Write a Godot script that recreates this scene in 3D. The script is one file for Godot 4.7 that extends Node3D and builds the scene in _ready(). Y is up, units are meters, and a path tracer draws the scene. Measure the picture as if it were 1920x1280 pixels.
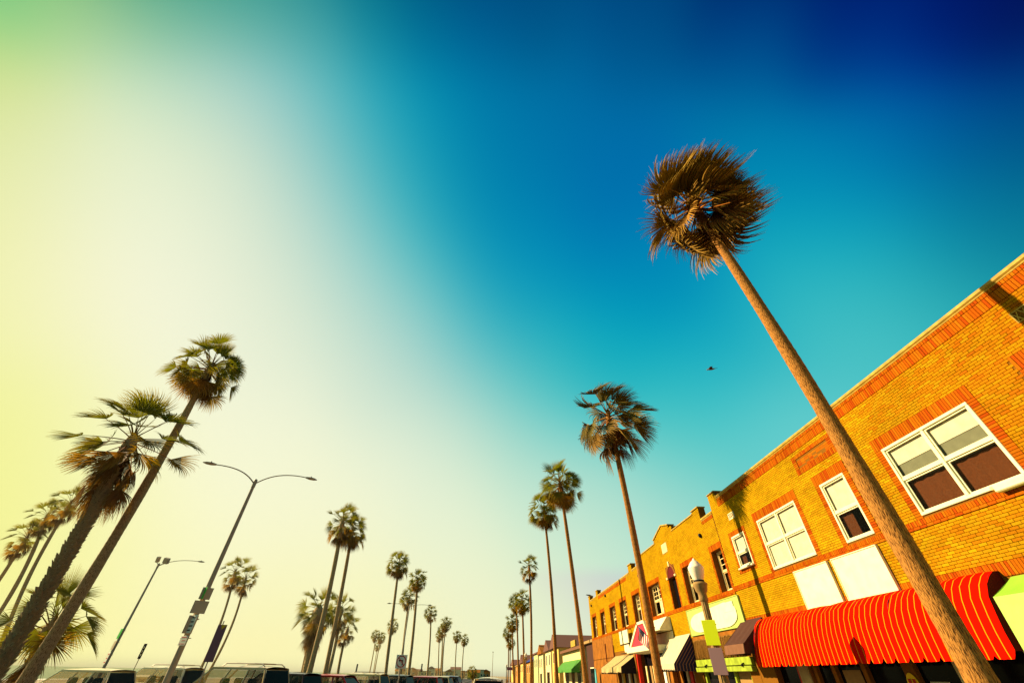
extends Node3D
# Street by the beach: a two-storey brick block on the right, fan palms on both sides, parked cars and lamp posts, late sun from ahead-left.
# Points are written (x to the right, y up, a metres ahead along the street); z is -a.

const EXPO := 2.5
const SUN_AZ := -70.0
const SUN_EL := 30.0
const WALL := 10.0

var M := {}
var rng := RandomNumberGenerator.new()
var cam: Camera3D

func V(x: float, y: float, a: float) -> Vector3:
	return Vector3(x, y, -a)

func lin(r: float, g: float, b: float) -> Color:
	return Color(r, g, b).linear_to_srgb()

# ------------------------------------------------------------------ mesh builder
class MB:
	var v := PackedVector3Array()
	var n := PackedVector3Array()
	var t := PackedVector2Array()
	var c := PackedColorArray()
	var i := PackedInt32Array()
	var col := Color.WHITE
	var colored := false
	func vert(p: Vector3, nn: Vector3, uv := Vector2.ZERO) -> int:
		v.append(p); n.append(nn); t.append(uv); c.append(col)
		return v.size() - 1
	func tri(a: Vector3, b: Vector3, d: Vector3) -> void:      # counter-clockwise seen from outside
		var nn := (b - a).cross(d - a).normalized()
		var k := vert(a, nn); vert(b, nn, Vector2(1, 0)); vert(d, nn, Vector2(1, 1))
		i.append_array([k, k + 2, k + 1])
	func quad(a: Vector3, b: Vector3, d: Vector3, e: Vector3, u0 := 0.0, v0 := 0.0, u1 := 1.0, v1 := 1.0) -> void:
		var nn := (b - a).cross(e - a)
		if nn.length_squared() < 1e-14:
			nn = (d - b).cross(e - b)
		nn = nn.normalized()
		var k := vert(a, nn, Vector2(u0, v1)); vert(b, nn, Vector2(u1, v1)); vert(d, nn, Vector2(u1, v0)); vert(e, nn, Vector2(u0, v0))
		i.append_array([k, k + 2, k + 1, k, k + 3, k + 2])
	func poly(p: PackedVector3Array) -> void:                   # convex, counter-clockwise seen from outside
		for k in range(1, p.size() - 1):
			tri(p[0], p[k], p[k + 1])
	func hexa(p: Array) -> void:                                # eight corners: bottom four counter-clockwise seen from above, then top four
		quad(p[0], p[3], p[2], p[1]); quad(p[4], p[5], p[6], p[7])
		for k in 4:
			var m := (k + 1) % 4
			quad(p[k], p[m], p[m + 4], p[k + 4])
	func box(o: Vector3, s: Vector3, b := Basis()) -> void:
		var h := s * 0.5
		var p := []
		for y in [-h.y, h.y]:
			for q in [[-1, 1], [1, 1], [1, -1], [-1, -1]]:
				p.append(o + b * Vector3(q[0] * h.x, y, q[1] * h.z))
		hexa(p)
	func bbox(o: Vector3, s: Vector3, r: float, b := Basis()) -> void:   # a box with chamfered edges
		var h := s * 0.5
		r = minf(r, minf(h.x, minf(h.y, h.z)) * 0.9)
		var pt := func(sx: int, sy: int, sz: int, ax: int) -> Vector3:
			var q := Vector3(sx * (h.x - r), sy * (h.y - r), sz * (h.z - r))
			q[ax] += r * [sx, sy, sz][ax]
			return o + b * q
		for ax in 3:
			for s1 in [-1, 1]:
				var u := (ax + 1) % 3
				var w := (ax + 2) % 3
				var q := []
				for e in [[-1, -1], [1, -1], [1, 1], [-1, 1]]:
					var sg := [0, 0, 0]
					sg[ax] = s1; sg[u] = e[0]; sg[w] = e[1]
					q.append(pt.call(sg[0], sg[1], sg[2], ax))
				if s1 > 0: quad(q[0], q[1], q[2], q[3])
				else: quad(q[3], q[2], q[1], q[0])
		for ax in 3:
			var u := (ax + 1) % 3
			var w := (ax + 2) % 3
			for su in [-1, 1]:
				for sw in [-1, 1]:
					var lo := [0, 0, 0]; var hi := [0, 0, 0]
					lo[ax] = -1; hi[ax] = 1
					lo[u] = su; hi[u] = su; lo[w] = sw; hi[w] = sw
					var A: Vector3 = pt.call(lo[0], lo[1], lo[2], u); var B: Vector3 = pt.call(hi[0], hi[1], hi[2], u)
					var C: Vector3 = pt.call(hi[0], hi[1], hi[2], w); var D: Vector3 = pt.call(lo[0], lo[1], lo[2], w)
					if su * sw > 0: quad(A, B, C, D)
					else: quad(D, C, B, A)
		for sx in [-1, 1]:
			for sy in [-1, 1]:
				for sz in [-1, 1]:
					var A: Vector3 = pt.call(sx, sy, sz, 0); var B: Vector3 = pt.call(sx, sy, sz, 1); var C: Vector3 = pt.call(sx, sy, sz, 2)
					if sx * sy * sz > 0: tri(A, B, C)
					else: tri(A, C, B)
	func beam(a: Vector3, d: Vector3, w: float, h: float) -> void:
		var z := (d - a).normalized()
		var up := Vector3.UP if absf(z.y) < 0.95 else Vector3.RIGHT
		var x := up.cross(z).normalized()
		box((a + d) * 0.5, Vector3(w, h, a.distance_to(d)), Basis(x, z.cross(x), z))
	func strip(rows: Array, closed := true, uv_v := []) -> void:       # rows of points with smooth normals; rows of equal size
		var m: int = rows[0].size()
		var k0 := v.size()
		for r in rows.size():
			for q in m:
				var l: Vector3 = rows[r][(q + m - 1) % m if closed else maxi(q - 1, 0)]
				var g: Vector3 = rows[r][(q + 1) % m if closed else mini(q + 1, m - 1)]
				var lo: Vector3 = rows[maxi(r - 1, 0)][q]
				var hi: Vector3 = rows[mini(r + 1, rows.size() - 1)][q]
				var nn := (g - l).cross(hi - lo)
				vert(rows[r][q], nn.normalized() if nn.length_squared() > 1e-16 else Vector3.UP, Vector2(float(q) / (m if closed else m - 1), uv_v[r] if uv_v.size() else float(r)))
		for r in rows.size() - 1:
			for q in (m if closed else m - 1):
				var q1 := (q + 1) % m
				var a := k0 + r * m + q; var b := k0 + r * m + q1; var d := a + m; var e := b + m
				i.append_array([a, e, b, a, d, e])
	func tube(path: Array, radii: Array, sides := 10, cap := true) -> void:
		var rows := []
		var uvv := []
		var x := Vector3.ZERO
		var run := 0.0
		for k in path.size():
			var z: Vector3 = (path[mini(k + 1, path.size() - 1)] - path[maxi(k - 1, 0)]).normalized()
			if x == Vector3.ZERO:
				x = (Vector3.RIGHT if absf(z.x) < 0.9 else Vector3.UP)
			x = (x - z * x.dot(z)).normalized()
			var y := z.cross(x)
			var row := []
			for q in sides:
				var f := TAU * q / sides
				row.append(path[k] + (x * cos(f) + y * sin(f)) * radii[k])
			rows.append(row)
			if k: run += path[k].distance_to(path[k - 1])
			uvv.append(run)
		strip(rows, true, uvv)
		if cap:
			for e in [0, rows.size() - 1]:
				var q := PackedVector3Array(rows[e])
				if e == 0: q.reverse()
				poly(q)
	func lathe(o: Vector3, prof: Array, sides := 16) -> void:          # prof: [radius, y] from the bottom up
		var rows := []
		for p in prof:
			var row := []
			for q in sides:
				var f := -TAU * q / sides
				row.append(o + Vector3(cos(f) * p[0], p[1], sin(f) * p[0]))
			rows.append(row)
		strip(rows, true)
		var b := PackedVector3Array(rows[0]); b.reverse(); poly(b)
		poly(PackedVector3Array(rows[-1]))
	func prism(outline: PackedVector2Array, z0: float, z1: float, b: Transform3D) -> void:   # outline in b's xy, counter-clockwise, pushed along z
		var m := outline.size()
		var idx := Geometry2D.triangulate_polygon(outline)
		for k in range(0, idx.size(), 3):
			var q := [outline[idx[k]], outline[idx[k + 1]], outline[idx[k + 2]]]
			if (q[1] - q[0]).cross(q[2] - q[0]) < 0: q = [q[0], q[2], q[1]]
			tri(b * Vector3(q[0].x, q[0].y, z1), b * Vector3(q[1].x, q[1].y, z1), b * Vector3(q[2].x, q[2].y, z1))
			tri(b * Vector3(q[0].x, q[0].y, z0), b * Vector3(q[2].x, q[2].y, z0), b * Vector3(q[1].x, q[1].y, z0))
		for k in m:
			var p := outline[k]; var q := outline[(k + 1) % m]
			quad(b * Vector3(p.x, p.y, z0), b * Vector3(q.x, q.y, z0), b * Vector3(q.x, q.y, z1), b * Vector3(p.x, p.y, z1))
	func done(mat: Material) -> ArrayMesh:
		var a := []
		a.resize(Mesh.ARRAY_MAX)
		a[Mesh.ARRAY_VERTEX] = v; a[Mesh.ARRAY_NORMAL] = n; a[Mesh.ARRAY_TEX_UV] = t; a[Mesh.ARRAY_INDEX] = i
		if colored: a[Mesh.ARRAY_COLOR] = c
		var m := ArrayMesh.new()
		m.add_surface_from_arrays(Mesh.PRIMITIVE_TRIANGLES, a)
		m.surface_set_material(0, mat)
		return m

# ------------------------------------------------------------------ objects
func tag(o: Node3D, label: String, category: String, group := "", kind := "") -> Node3D:
	if label: o.set_meta("label", label)
	if category: o.set_meta("category", category)
	if group: o.set_meta("group", group)
	if kind: o.set_meta("kind", kind)
	return o

func thing(called: String, label: String, category: String, at := Vector3.ZERO, group := "", turn := 0.0) -> Node3D:
	var o := Node3D.new()
	o.name = called; o.position = at; o.rotation.y = turn
	add_child(o, true)
	return tag(o, label, category, group)

func put(parent: Node, called: String, b: MB, mat: Material, kind := "") -> MeshInstance3D:
	var o := MeshInstance3D.new()
	o.name = called; o.mesh = b.done(mat)
	parent.add_child(o, true)
	if kind: o.set_meta("kind", kind)
	return o

func sub(parent: Node, called: String) -> Node3D:
	var o := Node3D.new()
	o.name = called
	parent.add_child(o, true)
	return o

func shared(parent: Node, called: String, mesh: Mesh, tr: Transform3D, mat: Material = null) -> MeshInstance3D:
	var o := MeshInstance3D.new()
	o.name = called; o.mesh = mesh; o.transform = tr
	if mat: o.material_override = mat
	parent.add_child(o, true)
	return o

func boxpart(parent: Node, called: String, mat: Material, o: Vector3, s: Vector3, r := 0.01, b := Basis()) -> MeshInstance3D:
	var m := MB.new()
	m.bbox(o, s, r, b)
	return put(parent, called, m, mat)

func structure(called: String, b: MB, mat: Material) -> void:
	var o := put(self, called, b, mat, "structure")
	tag(o, "", "", "", "structure")

func letters(parent: Node, called: String, text: String, height: float, mat: Material, tr: Transform3D, font := "Droid Sans") -> void:
	var f := SystemFont.new()
	f.font_names = [font]; f.font_weight = 700
	var t := TextMesh.new()
	t.text = text; t.font = f; t.font_size = 48; t.pixel_size = height / 35.0; t.depth = 0.008
	t.material = mat
	shared(parent, called, t, tr)

# ------------------------------------------------------------------ materials
func mat(called: String, color: Color, rough := 0.7, metal := 0.0) -> StandardMaterial3D:
	var m := StandardMaterial3D.new()
	m.resource_name = called; m.albedo_color = color; m.roughness = rough; m.metallic = metal
	m.metallic_specular = 0.2
	M[called] = m
	return m

func noise(freq: float, kind := FastNoiseLite.TYPE_SIMPLEX_SMOOTH, oct := 4, sd := 1) -> FastNoiseLite:
	var f := FastNoiseLite.new()
	f.noise_type = kind; f.frequency = freq; f.fractal_octaves = oct; f.seed = sd
	return f

func ntex(f: FastNoiseLite, lo: float, hi: float, size := 512) -> NoiseTexture2D:
	var t := NoiseTexture2D.new()
	t.width = size; t.height = size; t.seamless = true; t.noise = f
	var g := Gradient.new()
	g.set_color(0, Color(lo, lo, lo)); g.set_color(1, Color(hi, hi, hi))
	t.color_ramp = g
	return t

func ramped(f: FastNoiseLite, cols: Array, size := 512) -> NoiseTexture2D:
	var t := NoiseTexture2D.new()
	t.width = size; t.height = size; t.seamless = true; t.noise = f
	var g := Gradient.new()
	g.offsets = PackedFloat32Array(cols.map(func(q): return q[0]))
	g.colors = PackedColorArray(cols.map(func(q): return q[1]))
	t.color_ramp = g
	return t

func worn(m: StandardMaterial3D, tex: Texture2D, s: float, rough: Texture2D = null) -> StandardMaterial3D:   # speckle and grain over a plain colour
	m.albedo_texture = tex
	m.uv1_triplanar = true; m.uv1_world_triplanar = true
	m.uv1_scale = Vector3(s, s, s)
	if rough: m.roughness_texture = rough
	return m

func materials() -> void:
	var speck := ntex(noise(0.03, FastNoiseLite.TYPE_SIMPLEX_SMOOTH, 5, 3), 0.78, 1.0)
	var blotch := ntex(noise(0.008, FastNoiseLite.TYPE_SIMPLEX_SMOOTH, 5, 7), 0.72, 1.0)
	var faint := ntex(noise(0.012, FastNoiseLite.TYPE_SIMPLEX_SMOOTH, 5, 9), 0.9, 1.0)
	var b := mat("brick", Color.WHITE, 0.85)
	b.metallic_specular = 0.05
	b.vertex_color_use_as_albedo = true
	worn(b, speck, 2.2)
	for g in 4:
		var f: float = [0.82, 0.92, 1.0, 1.04][g]
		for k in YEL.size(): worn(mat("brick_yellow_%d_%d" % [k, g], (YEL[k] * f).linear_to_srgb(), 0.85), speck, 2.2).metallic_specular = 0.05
		for k in RED.size(): worn(mat("brick_red_%d_%d" % [k, g], (RED[k] * f).linear_to_srgb(), 0.8), speck, 2.2).metallic_specular = 0.05
	worn(mat("mortar", lin(0.22, 0.085, 0.005), 0.95), speck, 1.5)
	worn(mat("reveal", lin(0.26, 0.09, 0.015), 0.9), speck, 2.0)
	worn(mat("stucco", lin(0.32, 0.11, 0.008), 0.85), blotch, 0.35)
	worn(mat("stucco_pale", lin(0.5, 0.36, 0.14), 0.85), blotch, 0.35)
	worn(mat("cream", lin(0.72, 0.55, 0.22), 0.6), faint, 0.5)
	worn(mat("coping", lin(0.52, 0.32, 0.04), 0.55), blotch, 0.8)
	worn(mat("white_paint", lin(0.76, 0.70, 0.40), 0.45), faint, 0.7)
	worn(mat("board_white", lin(0.78, 0.70, 0.40), 0.5), faint, 0.35)
	worn(mat("blind", lin(0.62, 0.57, 0.34), 0.8), faint, 0.5)
	worn(mat("blind_grey", lin(0.17, 0.17, 0.09), 0.8), faint, 0.6)
	worn(mat("curtain", lin(0.11, 0.032, 0.007), 0.9), speck, 1.2)
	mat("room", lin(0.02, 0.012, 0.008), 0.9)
	var g := mat("pane", Color(0.05, 0.04, 0.03, 0.10), 0.03)
	g.transparency = BaseMaterial3D.TRANSPARENCY_ALPHA
	g = mat("tint_pane", Color(0.12, 0.10, 0.05, 0.72), 0.03)
	g.transparency = BaseMaterial3D.TRANSPARENCY_ALPHA
	g = mat("car_pane", Color(0.75, 0.6, 0.28, 0.42), 0.03)
	g.transparency = BaseMaterial3D.TRANSPARENCY_ALPHA
	mat("dark_glass", lin(0.006, 0.005, 0.006), 0.06)
	M["dark_glass"].metallic_specular = 0.12
	worn(mat("green_canvas", lin(0.36, 0.56, 0.10), 0.75), faint, 0.5)
	worn(mat("green_canvas_deep", lin(0.22, 0.42, 0.03), 0.75), faint, 0.5)
	worn(mat("green_paint", lin(0.33, 0.42, 0.03), 0.5), blotch, 0.6)
	worn(mat("green_board", lin(0.36, 0.45, 0.10), 0.45), faint, 0.5)
	worn(mat("green_awning", lin(0.07, 0.22, 0.03), 0.75), faint, 0.6)
	worn(mat("brown_canvas", lin(0.065, 0.026, 0.016), 0.8), faint, 0.8)
	worn(mat("brown_canvas_edge", lin(0.17, 0.075, 0.035), 0.8), faint, 0.8)
	worn(mat("straw", lin(0.28, 0.13, 0.02), 0.95), speck, 3.0)
	worn(mat("pale_canvas", lin(0.5, 0.42, 0.24), 0.75), faint, 0.7)
	worn(mat("tan_canvas", lin(0.30, 0.17, 0.05), 0.8), faint, 0.8)
	mat("pink_board", lin(0.55, 0.03, 0.045), 0.5)
	mat("red_paint", lin(0.42, 0.018, 0.006), 0.45)
	mat("dark_red", lin(0.09, 0.006, 0.004), 0.7)
	mat("grey_metal", lin(0.42, 0.33, 0.2), 0.55)
	mat("steel", lin(0.32, 0.27, 0.2), 0.4, 0.5)
	mat("black_paint", lin(0.012, 0.011, 0.012), 0.5)
	mat("sign_green", lin(0.06, 0.42, 0.05), 0.4)
	mat("sign_white", lin(0.75, 0.7, 0.5), 0.4)
	mat("sign_red", lin(0.55, 0.03, 0.02), 0.4)
	mat("sign_yellow", lin(0.62, 0.70, 0.01), 0.4)
	mat("sign_mauve", lin(0.27, 0.15, 0.14), 0.5)
	mat("banner_plum", lin(0.22, 0.085, 0.09), 0.7)
	mat("banner_gold", lin(0.6, 0.33, 0.02), 0.7)
	mat("sign_back", lin(0.52, 0.42, 0.24), 0.55)
	mat("letter_yellow", lin(0.8, 0.5, 0.01), 0.5)
	mat("navy", lin(0.008, 0.010, 0.04), 0.5)
	mat("teal", lin(0.01, 0.30, 0.32), 0.35)
	mat("frosted_globe", lin(0.82, 0.68, 0.46), 0.25)
	M["frosted_globe"].subsurf_scatter_enabled = true
	M["frosted_globe"].subsurf_scatter_strength = 0.15
	worn(mat("concrete", lin(0.42, 0.25, 0.08), 0.85), blotch, 1.5)
	worn(mat("asphalt", lin(0.05, 0.048, 0.045), 0.9), speck, 0.6)
	worn(mat("pavement", lin(0.30, 0.26, 0.2), 0.9), blotch, 0.4)
	worn(mat("sand", lin(0.42, 0.33, 0.18), 0.95), blotch, 0.05)
	mat("line_paint", lin(0.75, 0.72, 0.62), 0.7)
	var w := mat("water", lin(0.16, 0.2, 0.10), 0.5)
	w.metallic_specular = 0.08
	w.normal_enabled = true
	w.normal_scale = 0.8
	var nt := NoiseTexture2D.new()
	nt.width = 512; nt.height = 512; nt.seamless = true; nt.as_normal_map = true; nt.bump_strength = 6.0; nt.noise = noise(0.02, FastNoiseLite.TYPE_SIMPLEX_SMOOTH, 4, 21)
	w.normal_texture = nt
	w.uv1_triplanar = true; w.uv1_world_triplanar = true; w.uv1_scale = Vector3(0.05, 0.05, 0.05)
	# palm bark: upright cracks, seen as colour and as relief
	var bark := noise(0.02, FastNoiseLite.TYPE_SIMPLEX_SMOOTH, 5, 31)
	for kind in [["bark_gold", 0.40, 0.175, 0.032], ["bark_grey", 0.50, 0.34, 0.14]]:
		var p := mat(kind[0], Color.WHITE, 0.9)
		p.albedo_texture = ramped(bark, [[0.0, lin(kind[1] * 0.12, kind[2] * 0.10, kind[3] * 0.09)], [0.36, lin(kind[1] * 0.4, kind[2] * 0.37, kind[3] * 0.35)], [0.46, lin(kind[1] * 0.85, kind[2] * 0.82, kind[3] * 0.8)], [1.0, lin(kind[1], kind[2], kind[3])]])
		p.uv1_scale = Vector3(5, 0.8, 1)
		p.heightmap_enabled = true
		p.heightmap_texture = ntex(bark, 0.0, 1.0)
		p.heightmap_scale = 1.0
	var fr := mat("frond", Color.WHITE, 0.75)
	fr.vertex_color_use_as_albedo = true
	fr.backlight_enabled = true
	fr.backlight = Color(0.22, 0.2, 0.12)
	fr.cull_mode = BaseMaterial3D.CULL_DISABLED
	var fr2: StandardMaterial3D = fr.duplicate()
	fr2.resource_name = "thin_frond"
	fr2.backlight = Color(1.0, 0.95, 0.55)
	M["thin_frond"] = fr2
	# red canvas with yellow pinstripes (printed cloth)
	var im := Image.create(64, 4, false, Image.FORMAT_RGBA8)
	im.fill(lin(0.54, 0.004, 0.0006))
	im.fill_rect(Rect2i(50, 0, 6, 4), lin(0.62, 0.21, 0.004))
	var sm := mat("red_stripes", Color.WHITE, 0.85)
	sm.metallic_specular = 0.05
	sm.albedo_texture = ImageTexture.create_from_image(im)
	im = Image.create(64, 4, false, Image.FORMAT_RGBA8)
	im.fill(lin(0.02, 0.015, 0.04))
	im.fill_rect(Rect2i(40, 0, 14, 4), lin(0.26, 0.10, 0.05))
	sm = mat("navy_stripes", Color.WHITE, 0.75)
	sm.albedo_texture = ImageTexture.create_from_image(im)
	im = Image.create(64, 4, false, Image.FORMAT_RGBA8)
	im.fill(lin(0.52, 0.40, 0.15))
	im.fill_rect(Rect2i(0, 0, 26, 4), lin(0.10, 0.055, 0.02))
	sm = mat("tan_stripes", Color.WHITE, 0.75)
	sm.albedo_texture = ImageTexture.create_from_image(im)
	# flag cloth
	im = Image.create(208, 130, false, Image.FORMAT_RGBA8)
	for k in 13: im.fill_rect(Rect2i(0, k * 10, 208, 10), lin(0.55, 0.015, 0.02) if k % 2 == 0 else lin(0.75, 0.7, 0.55))
	im.fill_rect(Rect2i(0, 0, 84, 70), lin(0.012, 0.015, 0.09))
	for r in 9:
		for q in (6 if r % 2 == 0 else 5): im.fill_rect(Rect2i(5 + q * 14 + (7 if r % 2 else 0), 4 + r * 7, 4, 4), lin(0.75, 0.72, 0.6))
	sm = mat("flag_cloth", Color.WHITE, 0.8)
	sm.albedo_texture = ImageTexture.create_from_image(im)
	sm.cull_mode = BaseMaterial3D.CULL_DISABLED
	sm.backlight_enabled = true; sm.backlight = Color(0.4, 0.4, 0.4)

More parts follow.
